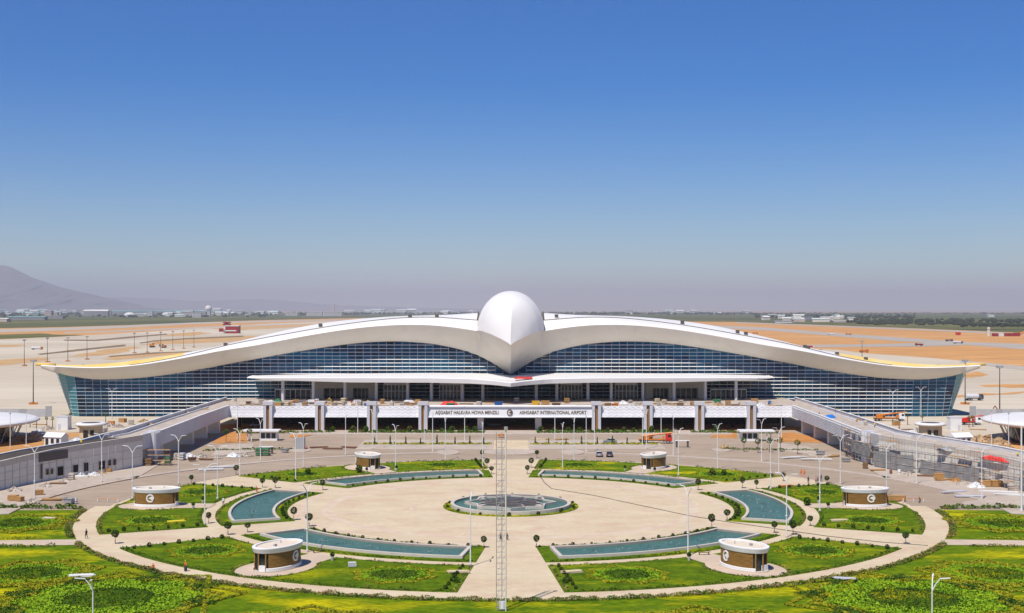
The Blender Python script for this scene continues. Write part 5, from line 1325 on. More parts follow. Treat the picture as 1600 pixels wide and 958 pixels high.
car((-92, 462), radians(30), 'silver car half hidden under the left end of the raised roadway', 'car_silver')
def truck(loc, rz, label, cab_m, body, L=8.5, cat='truck', z=.03, sc=1.0):
    t = thing('truck', label, cat, (*loc, z), rz, 'work vehicles round the terminal'); t.scale = (sc,sc,sc)
    b = MB(); b.bz(0,0,.75,1.05,L,.9); b.bz(L/2-1.2,0,.55,.85,1.9,2.3); b.build('chassis', M['steel_dark'], t)
    cx_ = L/2-1.1
    b = MB(); b.add([(cx_-1,-1.2,.85),(cx_+1.1,-1.2,.85),(cx_+1.1,1.2,.85),(cx_-1,1.2,.85),(cx_-1,-1.15,3.0),(cx_+.75,-1.1,3.0),(cx_+.75,1.1,3.0),(cx_-1,1.15,3.0),(cx_+1.12,-1.18,1.9),(cx_+1.12,1.18,1.9)],
        [(0,1,8,5,4),(2,3,7,6,9),(1,2,9,8),(8,9,6,5),(4,5,6,7),(3,0,4,7),(3,2,1,0)]); b.build('cab', M[cab_m], t)
    b = MB(); b.add([(cx_+1.13,-1.0,2.0),(cx_+1.13,1.0,2.0),(cx_+.82,.95,2.85),(cx_+.82,-.95,2.85)], [(0,1,2,3)])
    for s in (-1,1): b.add([(cx_-.2,s*1.2,2.0),(cx_+.85,s*1.2,2.0),(cx_+.6,s*1.15,2.75),(cx_-.2,s*1.165,2.75)], [(0,1,2,3)])
    b.build('windows', M['car_glass'], t)
    for x in (L/2-1.3,-L/2+2.4,-L/2+1.1):
        for s in (-1,1): wheel(t, x, s*1.0, .5, .4)
    x0, x1 = -L/2, L/2-2.3
    if body == 'tipper':
        b = MB(); b.add([(x0,-1.2,1.1),(x1,-1.2,1.1),(x1,1.2,1.1),(x0,1.2,1.1),(x0-.2,-1.3,2.5),(x1+.1,-1.3,2.6),(x1+.1,1.3,2.6),(x0-.2,1.3,2.5)], [(0,1,5,4),(1,2,6,5),(2,3,7,6),(3,0,4,7),(3,2,1,0)]); b.build('tipper_body', M[cab_m], t)
        b = MB(); b.poly([(x0,-1.2),(x1,-1.2),(x1,1.2),(x0,1.2)], 2.2); b.build('load', M['sand'], t)
    elif body == 'tank':
        b = MB(); b.tube((x0,0,2.0),(x1,0,2.0),1.15,1.15,14); b.tube((x0+1,0,3.1),(x0+1.6,0,3.1),.3,.3,8); b.build('tank', M['panel_grey'], t)
    elif body == 'mixer':
        b = MB(); b.tube((x0-.3,0,2.9),(x0+2.2,0,2.6),.65,1.25,12); b.tube((x0+2.2,0,2.6),(x1,0,2.2),1.25,.8,12); b.build('drum', M[cab_m], t)
        b = MB(); b.bz(x0+.2,0,1.05,2.6,.4,1.6); b.bz(x0-.5,0,3.0,3.6,.7,.9,0,0,1.4); b.build('hopper', M[cab_m], t)
    elif body in ('crane','red_crane'):
        m2 = 'orange' if body == 'crane' else 'red'
        b = MB(); b.bz((x0+x1)/2,0,1.05,1.35,x1-x0,2.2); b.build('bed', M[m2], t)
        b = MB(); b.bz(x0+2.2,.2,1.35,2.3,2.2,1.5); b.bz(x1-.4,0,1.35,2.2,.7,1.0); b.build('winch_housing', M[m2], t)
        b = MB(); b.bz(x0+3.8,.7,1.35,2.7,1.2,.8); b.build('crane_cab', M['car_glass'], t)
        b = MB(); b.tube((x0+.8,-.2,2.2),(x1+2.2,-.2,3.35),.33,.26,6); b.tube((x0+2,-.2,2.36),(x1+3.2,-.2,3.48),.2,.18,6); b.tube((x0+2.4,-.2,1.4),(x0+5.2,-.2,2.6),.14,.12,6); b.build('boom', M[m2], t)
        for s in (-1,1):
            b = MB(); b.bz(x0+.5,s*1.25,.5,1.3,.4,.3); b.bz(x1-.3,s*1.25,.5,1.3,.4,.3); b.build('outrigger', M['steel_dark'], t)
    return t
truck(G(1389,658), radians(-2), 'orange crane truck with white cab standing at the foot of the right wing', 'white_paint', 'crane', 11.5, 'crane truck')
truck(G(1515,664), radians(-4), 'red crane truck with white cab near the tip of the right wing', 'white_paint', 'red_crane', 8, 'crane truck')
truck(G(1522,626), radians(10), 'grey tanker truck parked on the apron beyond the right wing tip', 'car_dark', 'tank', 8.5)
truck(G(1024,692.5), radians(-6), 'orange crane truck with red and white cab behind the right planted island', 'red', 'crane', 10.5, 'crane truck')
truck(G(58,546.5), radians(0), 'long yellow tanker truck crossing the apron beyond the left wing', 'orange', 'tank', 12, 'truck', .05)
truck(G(1350,551), radians(8), 'small orange tipper truck on the orange soil above the right wing', 'orange', 'tipper', 9, 'truck', .12)
truck(G(1436,540.5), radians(180), 'dark red tipper truck on the thin taxiway at right', 'maroon', 'tipper', 9, 'truck', .12)
truck(G(1483,533.5), radians(4), 'dark truck on the far grey runway, near the dark van', 'car_dark', 'tipper', 10, 'truck', .12)
truck(G(1497,537), radians(2), 'long dark truck on the far grey runway at right', 'car_dark', 'tank', 12, 'truck', .12)
truck(G(1299,523), radians(0), 'pale truck on the far runway behind the right wing', 'white_paint', 'tipper', 13, 'truck', .12)
truck(G(1326,523.5), radians(180), 'dark orange truck on the far runway, right of the pale truck', 'orange', 'tipper', 10, 'truck', .12)
truck(G(1180,522), radians(0), 'orange mixer truck peeping above the roof of the right wing', 'orange', 'mixer', 9, 'truck', .12)
def excavator(loc, rz, label, m='orange', sc=1.0):
    t = thing('excavator', label, 'excavator', (*loc,.1), rz, 'work vehicles round the terminal'); t.scale = (sc,)*3
    for s in (-1,1): b = MB(); b.bz(0,s*1.1,0,.9,3.8,.55); b.build('track', M['tyre'], t)
    b = MB(); b.bz(-.5,0,1.0,2.2,3.0,2.4); b.build('body', M[m], t); b = MB(); b.bz(.6,.7,1.0,2.9,1.3,1.0); b.build('cab', M['car_glass'], t)
    b = MB(); b.tube((.8,-.3,1.8),(3.4,-.3,4.4),.28,.22,6); b.build('boom', M[m], t); b = MB(); b.tube((3.4,-.3,4.4),(5.2,-.3,2.0),.22,.16,6); b.build('arm', M[m], t)
    b = MB(); b.bz(5.2,-.3,1.0,2.0,.9,1.0); b.build('bucket', M['steel_dark'], t); return t
excavator(G(238,543), .3, 'orange excavator digging on the apron behind the left wing', 'orange', 1.6)
excavator(G(256,543.5), 2.6, 'orange excavator with lowered arm right of the digging one', 'orange', 1.3)
excavator(G(1562,649), 2.0, 'small dark excavator at the far right below the mast', 'maroon', .8)
excavator((G(519,634,7.6)[0], 466), 2.9, 'small yellow excavator working on the raised roadway', 'yellow', .55)
for o in [o for o in COL.objects if o.get('label') == 'small yellow excavator working on the raised roadway']: o.location.z = ZD+.02
truck((G(485,634,7.6)[0], 470), 0, 'white pickup truck parked among the piles on the raised roadway', 'white_paint', 'tipper', 6.5, 'truck', ZD+.02, .62)
# far red building with control tower, and the red asphalt plant
x, y = G(358,521); rb = thing('fire_station', 'dark red building with a small stepped tower on the airfield behind the left wing', 'building', (x, y, 0))
b = MB(); b.bz(7,0,0,13,24,18); b.bz(-14,2,3,9,8,10); b.build('hall', M['maroon'], rb); b = MB(); b.bz(7,0,13,14.6,25,19); b.build('roof', M['far_white'], rb)
b = MB(); b.bz(-4,0,0,17,10,10); b.build('tower', M['far_white'], rb)
for z in (15.5, 19.2): b = MB(); b.bz(-4,0,z,z+1.9,12.5,12.5); b.build('tower_band', M['maroon'], rb)
b = MB(); b.bz(-4,0,17.4,19.2,8,8); b.build('tower_glass', M['glass_dark'], rb); b = MB(); b.bz(5,-9.2,4,6,20,.6); b.build('white_band', M['far_white'], rb); b = MB(); b.bz(-4,-6,0,7,9,4); b.build('annex', M['far_grey'], rb)
x, y = G(1570,525.5); ap = thing('batching_plant', 'long low red and white plant with a white silo at the far right edge', 'plant', (x, y, 0))
b = MB(); b.tube((-26,0,0),(-26,0,10),2.6,2.6,10); b.tube((-26,0,11),(-26,0,15),2.2,2.2,10); b.build('silo', M['far_white'], ap)
for k in range(5): b = MB(); b.bz(-16+k*9,rnd.uniform(-2,2),0,4.5+rnd.uniform(-.6,1.4),8,6); b.build('bin', M['maroon'] if k != 1 else M['far_white'], ap)
b = MB(); b.tube((20,0,1),(31,0,7),1.6,1.6,8); b.build('conveyor', M['orange'], ap)
for k, (c, r, m) in enumerate(((1497,523.5,'red'),(1267,543,'red'),(1282,548.5,'orange'))):
    x, y = G(c, r); t = thing('container', ['red cabin standing alone on the far orange soil at right','small red cabin close above the roof of the right wing','small orange cabin close above the roof of the right wing'][k], 'container', (x,y,0), 0, 'cabins on the airfield')
    sc_ = (5,2.3,2.0)[k]; b = MB(); b.bz(0,0,0,sc_,sc_*1.5,sc_); b.build('box', M[m], t); b = MB(); b.bz(0,-sc_/2-.02,.2,sc_*.6,sc_*.4,.08); b.build('door', M['maroon'], t); b = MB(); b.bz(0,0,sc_,sc_+.2,sc_*1.55,sc_*1.05); b.build('roof', M['far_white'], t)

# ================================================================== SMALL BUILDINGS BEHIND THE RAMPS
for s, nm in ((-1,'left'),(1,'right')):
    x, y = s*182.5, 410.0
    t = thing('pavilion', 'round white roofed pavilion with dark glass at the %s edge of the view' % nm, 'building', (x, y, 0), 0, 'round roofed pavilions')
    b = MB(); b.lathe([(0,8.6),(18,8.3),(28.0,7.3),(29.6,6.8),(29.9,6.3),(29.3,5.9),(26,5.3),(22,5.0)], 56); b.build('roof', M['roof_white'], t, smooth=True)
    b = MB(); b.lathe([(22,0),(22,5.1)], 48); b.build('glass_wall', M['glass_dark'], t)
    for k in range(24): a = 2*pi*k/24; b = MB(); b.tube((22.2*cos(a),22.2*sin(a),0),(24.5*cos(a),24.5*sin(a),5.3),.16,.16,6); b.build('column', M['panel_grey'], t)
    x, y = s*139, 424
    t = thing('ring_kiosk', 'round cream kiosk with a white ring roof, behind the %s ramp' % nm, 'kiosk', (x, y, 0), 0, 'ring roofed kiosks behind the ramps')
    b = MB(); b.lathe([(3.7,0),(3.7,4.0)], 32); b.build('wall', M['cream'], t, smooth=True)
    b = MB(); b.lathe([(3.1,4.84),(4.4,4.87),(5.1,4.5),(5.0,4.0),(3.7,3.8),(3.1,4.0),(3.1,4.84)], 40); b.build('ring_roof', M['roof_white'], t, smooth=True)
    b = MB(); b.lathe([(3.11,4.835),(0,4.835)], 24); b.build('hole_shade_disc', M['steel_dark'], t)  # flat dark disc paints the shade inside the ring roof's hole
    b = MB(); b.bz(s*.6,-3.62,0,2.6,1.5,.4); b.build('door', M['glass_dark'], t); b = MB(); b.bz(-s*1.4,-3.4,1.0,2.6,1.2,.4); b.build('window', M['glass_dark'], t)
    c, r = (97,672) if s < 0 else (1494,673.5); x, y = G(c, r)
    t = thing('service_block', 'plain white cubic service block beside the %s ring roofed kiosk' % nm, 'building', (x, y, 0), 0, 'white cubic blocks')
    b = MB(); b.bz(0,2,0,4.6,3.9,4); b.build('wall', M['white_paint'], t); b = MB(); b.bz(0,2,4.6,4.75,4.1,4.2); b.build('roof', M['panel_grey'], t); b = MB(); b.bz(s*1.0,-.02,0,2.1,.9,.1); b.build('door', M['panel_grey'], t)
    c, r = (88,695.5) if s < 0 else (1500,695.5); x, y = G(c, r)
    t = thing('guard_house', 'small white gabled guard house behind the %s ramp' % nm, 'building', (x, y, 0), radians(18*s), 'white guard houses')
    b = MB(); b.bz(0,0,0,2.7,6.2,3.6); b.build('wall', M['white_paint'], t)
    b = MB(); w, d = 3.4, 2.1; b.add([(-w,-d,2.65),(w,-d,2.65),(w,d,2.65),(-w,d,2.65),(-w,0,3.9),(w,0,3.9)], [(0,1,5,4),(2,3,4,5),(1,2,5),(3,0,4),(3,2,1,0)]); b.build('roof', M['white_paint'], t)
    for k in range(3):
        b = MB(); b.bz(-2.1+k*2.0,-1.82,.7 if k else 0,2.2,1.1,.08); b.build('window' if k else 'door', M['glass_dark'], t)
    c, r = (410,688) if s < 0 else (1181,688.5); x, y = G(c, r)
    t = thing('ticket_booth', 'flat roofed white booth with windows standing by the road, %s of the station front' % nm, 'booth', (x, y, 0), 0, 'flat roofed road booths')
    b = MB(); b.bz(-2.2*s,0,0,3.0,5.6,3.2); b.build('wall', M['white_paint'], t)
    b = MB(); b.bz(0,-.2,3.0,3.45,11.4,5.0); b.build('roof', M['white_paint'], t)
    for k in range(3): b = MB(); b.bz(-2.2*s-1.7+k*1.7,-1.63,.8,2.5,1.3,.08); b.build('window', M['glass_dark'], t)
    for k in (0,1): b = MB(); b.bz(s*(3.2+k*1.9),-1.8+k*3.2,0,3.0,.3,.3); b.build('post', M['steel_white'], t)
    # fence along the apron behind the wing tip
    x0 = s*181; t = thing('fence', 'grey sheet fence beside the tip of the %s wing' % nm, 'fence', (x0, 505, 0), 0, 'sheet fences by the wing tips')
    for k in range(17):
        b = MB(); b.bz(s*(k*2.6+1.3),0,.1,3.1 if k else 4.2,2.55,.12); b.build('panel', M['parapet_grey'] if k % 4 else M['steel_grey'], t)
# steel cabinet, bus-stop shelters and signs on the left traffic islands
x, y = G(469,702); t = thing('steel_cabinet', 'tall grey ribbed steel cabinet standing on the left traffic island', 'cabinet', (x,y,.14)); b = MB(); b.bz(0,0,0,3.4,2.8,2.0); b.build('box', M['steel_grey'], t)
for k in range(6): b = MB(); b.bz(-1.15+k*.46,-1.04,.1,3.3,.12,.1); b.build('rib', M['panel_grey'], t)
for k, (c, r) in enumerate(((416,709),(1066,699))):
    x, y = G(c, r); t = thing('stand', ['flat white topped stand beside pallets on the left traffic island','low white stand with boxes near the right end of the planted island'][k], 'stand', (x,y,.1)); b = MB(); b.bz(0,0,1.9,2.05,4.2,1.4); b.build('top', M['white_paint'], t)
    for sx in (-1.7,1.7): b = MB(); b.bz(sx,0,0,1.9,.5,.9); b.build('leg', M['steel_dark'], t)
for k, (c, r) in enumerate(((372,690),(390,690.5),(353,692),(1162,706),(1184,708),(1202,707),(1219,706),(1246,710))):
    x, y = G(c, r); t = thing('young_tree', 'thin young tree with a bare trunk, %s from the left %s' % ((ORD[k] if k < 3 else ORD[k-3]), 'on the left traffic island' if k < 3 else 'on the right traffic island'), 'tree', (x,y,.1), 0, 'young trees by the ramps')
    b = MB(); b.tube((0,0,0),(.1,.05,2.2),.10,.07,6); b.tube((.1,.05,2.2),(-.15,.2,3.4),.06,.03,5); b.tube((.1,.05,2.2),(.5,-.1,3.3),.05,.03,5); b.build('trunk', M['bark'], t)
    link('crown', leaf_mesh('crown', ball_pts(150,.85,3.4), .2, M['hedge_green']), t)

for k, (c, r) in enumerate(((57,670),(73,669),(82,670),(110,662),(165,664),(1418,664),(1514,668),(1520,667),(1441,666),(47,668))):
    x, y = G(c, r); t = thing('staked_tree', 'bare staked young tree, %s in the yard behind the %s ramp' % (ORD[(0,1,2,3,4,0,1,2,3,5)[k]], 'left' if c < 800 else 'right'), 'tree', (x,y,0), 0, 'staked young trees in the yards')
    b = MB(); b.tube((0,0,0),(.05,0,2.6),.16,.12,6); b.tube((.05,0,2.6),(-.2,.1,3.9),.09,.05,5); b.tube((.05,0,2.6),(.3,-.1,3.7),.08,.04,5); b.build('trunk', M['bark'], t)
    link('crown', leaf_mesh('crown', ball_pts(70,.6,3.6), .17, M['hedge_green']), t)
# ================================================================== BUILDING MATERIALS AND CLUTTER
def clutter(kind, loc, rz, m=None, sc=1.0):
    """returns an unlabelled thing of one of the site's kinds, standing at loc"""
    x, y, z = loc; r = rnd
    if kind == 'pallet_stack':
        t = thing('pallet_stack', None, 'pallet', loc, rz)
        b = MB()
        for k in range(3):
            b.bz(0,0,.06+k*.55*sc,.14+k*.55*sc,1.5*sc,1.2*sc)
        b.build('pallet', M['timber_dark'], t)
        for k in range(3): b = MB(); b.bz(r.uniform(-.05,.05),0,.15+k*.55*sc,.58+k*.55*sc,1.4*sc,1.1*sc,r.uniform(-.08,.08)); b.build('load', M[m or 'sack'], t)
    elif kind == 'crate':
        t = thing('crate', None, 'crate', loc, rz); w, d, h = 1.9*sc, 1.3*sc, 1.1*sc
        b = MB(); b.bz(0,0,.1,h,w,d); b.build('box', M[m or 'timber'], t)
        for k in range(4): b = MB(); b.bz(-w/2+w*k/3,-d/2-.03,.08,h+.02,.14,.06); b.build('batten', M[m or 'timber'], t)
        b = MB(); b.bz(0,0,h,h+.08,w*1.05,d*1.06); b.build('lid', M[m or 'timber'], t)
    elif kind == 'heap':
        mm = m or 'rubble'; t = None
        mb = MB(); n = 16; rows = [[(0,0,1.05*sc)]*(n+1)]
        rows = []
        for j in range(6):
            f = j/5; rr = f*1.7*sc; rows.append([(rr*cos(2*pi*i/n)*(1+.22*sin(i*2.3+j)) , rr*sin(2*pi*i/n)*(.8+.2*sin(i*1.7+j*.8)), max(-.02,1.0*sc*(1-f)**1.2*(1+.25*sin(i*3.1+j*2.0)))-(.03 if j == 5 else 0)) for i in range(n)])
            rows[-1].append(rows[-1][0])
        mb.grid(rows)
        for _ in range(26): q, rr = r.uniform(0,6.3), r.uniform(.2,1.9)*sc; mb.box(rr*cos(q), rr*sin(q)*.8, max(.08,(1-rr/1.9/sc)*.9*sc), *(r.uniform(.15,.5)*sc for _ in range(3)), r.uniform(0,3))
        t = mb.build(('rubble_heap' if mm in ('rubble','cloth_white') else 'sand_heap'), M[mm], None, loc, rz); tag(t, None, 'heap')
    elif kind == 'planks':
        t = thing('plank_pile', None, 'plank pile', loc, rz)
        for k in range(8): b = MB(); b.box(r.uniform(-.2,.2),-.5+.33*(k%4),.09+.16*(k//4),4.2*sc,.28,.13,r.uniform(-.05,.05)); b.build('plank', M[m or 'timber'], t)
    elif kind == 'tarp':
        mb = MB(); n = 9; rows = []
        for j in range(7):
            v = j/6; rows.append([((-1+2*i/n)*2.4*sc, (-1+2*v)*1.1*sc, max(.02,(1-abs(-1+2*v)**2.2)*(1-abs(-1+2*i/n)**4)*1.15*sc*(1+.22*sin(i*1.9+j*1.1)))) for i in range(n+1)])
        mb.grid(rows); t = mb.build('covered_pile', M[m or 'tarp_red'], None, loc, rz, True); tag(t, None, 'tarpaulin')
    elif kind == 'pipes':
        t = thing('pipe_stack', None, 'pipes', loc, rz)
        for k in range(6): b = MB(); b.tube((-2*sc,-.5+.33*(k%3)+.16*(k//3),.16+.28*(k//3)),(2*sc,-.5+.33*(k%3)+.16*(k//3),.16+.28*(k//3)),.15,.15,7); b.build('pipe', M[m or 'steel_grey'], t)
    elif kind == 'barrel':
        t = thing('barrel', None, 'barrel', loc, rz); b = MB(); b.lathe([(0,0),(.4*sc,0),(.42*sc,.5*sc),(.4*sc,1.1*sc),(0,1.1*sc)], 12); b.build('drum', M[m or 'blue'], t); b = MB(); b.lathe([(.43*sc,.35*sc),(.45*sc,.4*sc),(.43*sc,.45*sc)], 12); b.build('hoop', M['steel_dark'], t)
    elif kind == 'skip':
        t = thing('skip', None, 'skip', loc, rz); b = MB(); w = 2.6*sc
        b.add([(-w/2*.75,-.7*sc,.12),(w/2*.75,-.7*sc,.12),(w/2*.75,.7*sc,.12),(-w/2*.75,.7*sc,.12),(-w/2,-.8*sc,1.15*sc),(w/2,-.8*sc,1.15*sc),(w/2,.8*sc,1.15*sc),(-w/2,.8*sc,1.15*sc)], [(0,1,5,4),(1,2,6,5),(2,3,7,6),(3,0,4,7),(3,2,1,0)]); b.build('bin', M[m or 'blue'], t)
        b = MB(); b.bz(0,0,.85*sc,.95*sc,w*.9,1.3*sc); b.build('load', M['rubble'], t)
        b = MB(); b.bz(0,-.85*sc,1.0*sc,1.12*sc,w*1.02,.12); b.build('lip', M[m or 'blue'], t)
    return t
CN = {'m':{'sack':'pale sacks','cream':'cream blocks','timber':'light timber','timber_dark':'dark timber','rubble':'grey rubble','sand':'tan sand','tarp_red':'red sheeting','tarp_blue':'bright blue sheeting','blue':'blue steel','green':'green','yellow':'yellow','steel_grey':'grey steel','cloth_white':'white stone','rust':'rusty steel','red':'red','orange':'orange','white_paint':'white','panel_grey':'grey','vest_yellow':'yellow'},
      'k':{'pallet_stack':'pallet stack of','crate':'crate of','heap':'heap of','planks':'plank pile of','tarp':'pile under','pipes':'pipe stack of','barrel':'barrel of','skip':'skip of'}}
seen_labels = {}
def place_clutter(kind, x, y, z, where, m=None, sc=1.0, rz=None, label=None):
    t = clutter(kind, (x,y,z), rnd.uniform(-.5,.5) if rz is None else rz, m, sc)
    if label is None:
        dm = m or {'pallet_stack':'sack','crate':'timber','heap':'rubble','planks':'timber','tarp':'tarp_red','pipes':'steel_grey','barrel':'blue','skip':'blue'}[kind]
        base = '%s %s %s' % (CN['k'][kind], CN['m'].get(dm, dm), where); k = seen_labels.get(base, 0); seen_labels[base] = k+1
        label = base if k == 0 else '%s %s' % (ORD[k], base)
    t['label'] = label; t['group'] = 'building materials on the site'; return t
kinds = ['pallet_stack','heap','planks','crate','pallet_stack','heap','pipes','planks','barrel','skip']
cols_ = {'pallet_stack':['sack','cream','timber','rubble'],'heap':['sand','rubble','cloth_white','rubble'],'planks':['timber','timber_dark'],'crate':['timber','timber_dark','white_paint'],'pipes':['rust','steel_grey'],'barrel':['blue','red','steel_grey'],'skip':['green','steel_grey','orange','timber_dark']}
bayn = ['left end','first left','second left','third left','sign','third right','second right','first right','right end']
for bi, (a, b) in enumerate([(-97,-88),(-84,-70),(-66,-51),(-48,-33),(-28,28),(33,48),(51,66),(70,84),(88,97)]):
    n = {0:7,1:18,2:14,3:9,4:12,5:11,6:12,7:9,8:7}[bi]
    for k in range(n):
        x = a+(b-a)*(k+.5)/n+rnd.uniform(-.6,.6); y = rnd.uniform(451.5, 462) if k % 2 else rnd.uniform(463, 478)
        if bi == 4 and abs(x) > 24: continue
        kd = rnd.choice(kinds); m = rnd.choice(cols_[kd])
        place_clutter(kd, x, y, ZD+.003, '%s, %s bay of the raised roadway' % ('front row' if k % 2 else 'back row', bayn[bi]) if bi not in (0,4,8) else '%s, %s of the raised roadway' % ('front row' if k % 2 else 'back row', 'above the name panel' if bi == 4 else bayn[bi]), m, rnd.uniform(.8,1.35))
S = lambda px, py, z: G(px, py, z)
for (kd, px, py, m, sc, rz, lb) in (('tarp',702,634.5,'tarp_red',1.45,.05,'long pile under red sheeting on the raised roadway above the airport name'),('skip',779,634,'blue',1.25,0,'blue steel skip on the raised roadway left of the emblem'),
    ('crate',837,633.5,'yellow',1.4,0,'long yellow crate on the raised roadway right of the emblem'),('crate',852,633.8,'timber',1.5,0,'light timber crate right of the long yellow crate'),('planks',914,634.5,'timber_dark',1.6,0,'dark timber plank pile at the right end of the airport name'),
    ('tarp',434,633,'tarp_red',.75,.2,'small pile under red sheeting on the raised roadway by the first left bay'),('heap',438,626,'green',1.2,0,'low green covered heap near the first column of the canopy'),('tarp',641,626,'panel_grey',.9,0,'pale grey covered pile below the canopy, left of the beak')):
    x, y = S(px, py, ZD); place_clutter(kd, x, min(max(y,450.5),483), ZD+.003, '', m, sc, rz, lb)
x, y = G(1297,653,7.6); place_clutter('tarp', x, y, 7.58, '', 'tarp_blue', .85, .4, 'crumpled bright blue sheet on the right ramp roadway')
x, y = G(1300,630,7.6)
for k, (px, py) in enumerate(((1310,645),(1321,649),(1344,659),(1282,637),(1355,664))):
    x, y = G(px, py, 7.6); place_clutter(('pallet_stack','heap','crate','planks','pallet_stack')[k], x-.5, y, 7.58, 'on the right ramp beside its outer wall', ('sand','sand','timber','timber','sack')[k], .7)
for k, (px, py) in enumerate(((352,626),(318,640),(290,645),(233,664),(365,627))):
    x, y = G(px, py, 7.6); place_clutter(('planks','heap','heap','heap','pallet_stack')[k], x+.6, y, 7.58, 'on the left ramp beside its outer wall', ('timber_dark','sand','sand','sand','sack')[k], .6)
place_clutter('tarp', *G(1558,719,6.0), 6.0, '', 'tarp_red', 1.7, -1.25, 'long bright red sheet hung over the right ramp wall').scale = (1.25,.8,.5)
a = wall_at(1478); place_clutter('tarp', a[0]+.2, a[1], 6.6, '', 'steel_grey', 1.0, -.7, 'dark grey canvas draped over the right ramp wall')
for k, (c, r, kd, m) in enumerate(((20,690,'heap','sand'),(45,686,'heap','rubble'),(66,684,'pallet_stack','cloth_white'),(120,690,'heap','cloth_white'),(186,668,'heap','rubble'),(205,664,'pallet_stack','sack'),(225,660,'heap','sand'),(62,664,'planks','timber'),(128,668,'skip','rust'),(192,660,'crate','timber'),
    (1415,672,'planks','rust'),(1425,678,'heap','cloth_white'),(1455,690,'pallet_stack','white_paint'),(1470,694,'heap','rubble'),(1478,688,'barrel','steel_grey'),(1528,672,'planks','timber'),(1545,690,'pallet_stack','timber'),(1575,702,'heap','sand'),(1390,672,'heap','sand'),(1400,665,'crate','timber'))):
    x, y = G(c, r); place_clutter(kd, x, y, 0, 'in the yard behind the %s ramp' % ('left' if c < 800 else 'right'), m, 1.3)
for k, (c, r, kd, m) in enumerate(((90,757,'planks','timber_dark'),(102,753,'heap','rubble'),(112,750,'pallet_stack','sack'),(128,746,'planks','white_paint'),(180,734,'heap','sand'),(193,732,'pallet_stack','timber'),(225,722,'planks','rust'),(240,726,'barrel','steel_grey'),(257,719,'planks','timber'),(300,721,'skip','timber_dark'),(322,719,'planks','rust'),(340,716,'heap','rubble'),
    (1352,732,'pallet_stack','timber_dark'),(1372,736,'planks','timber'),(1392,741,'barrel','rust'),(1420,743,'heap','rubble'),(1445,745,'planks','rust'),(1505,757,'heap','rubble'),(1580,768,'pallet_stack','sack'),(1322,722,'skip','steel_grey'),(1303,714,'planks','timber'))):
    x, y = G(c, r); place_clutter(kd, x, y, .125, 'on the pavement below the %s ramp wall' % ('left' if c < 800 else 'right'), m, .9)
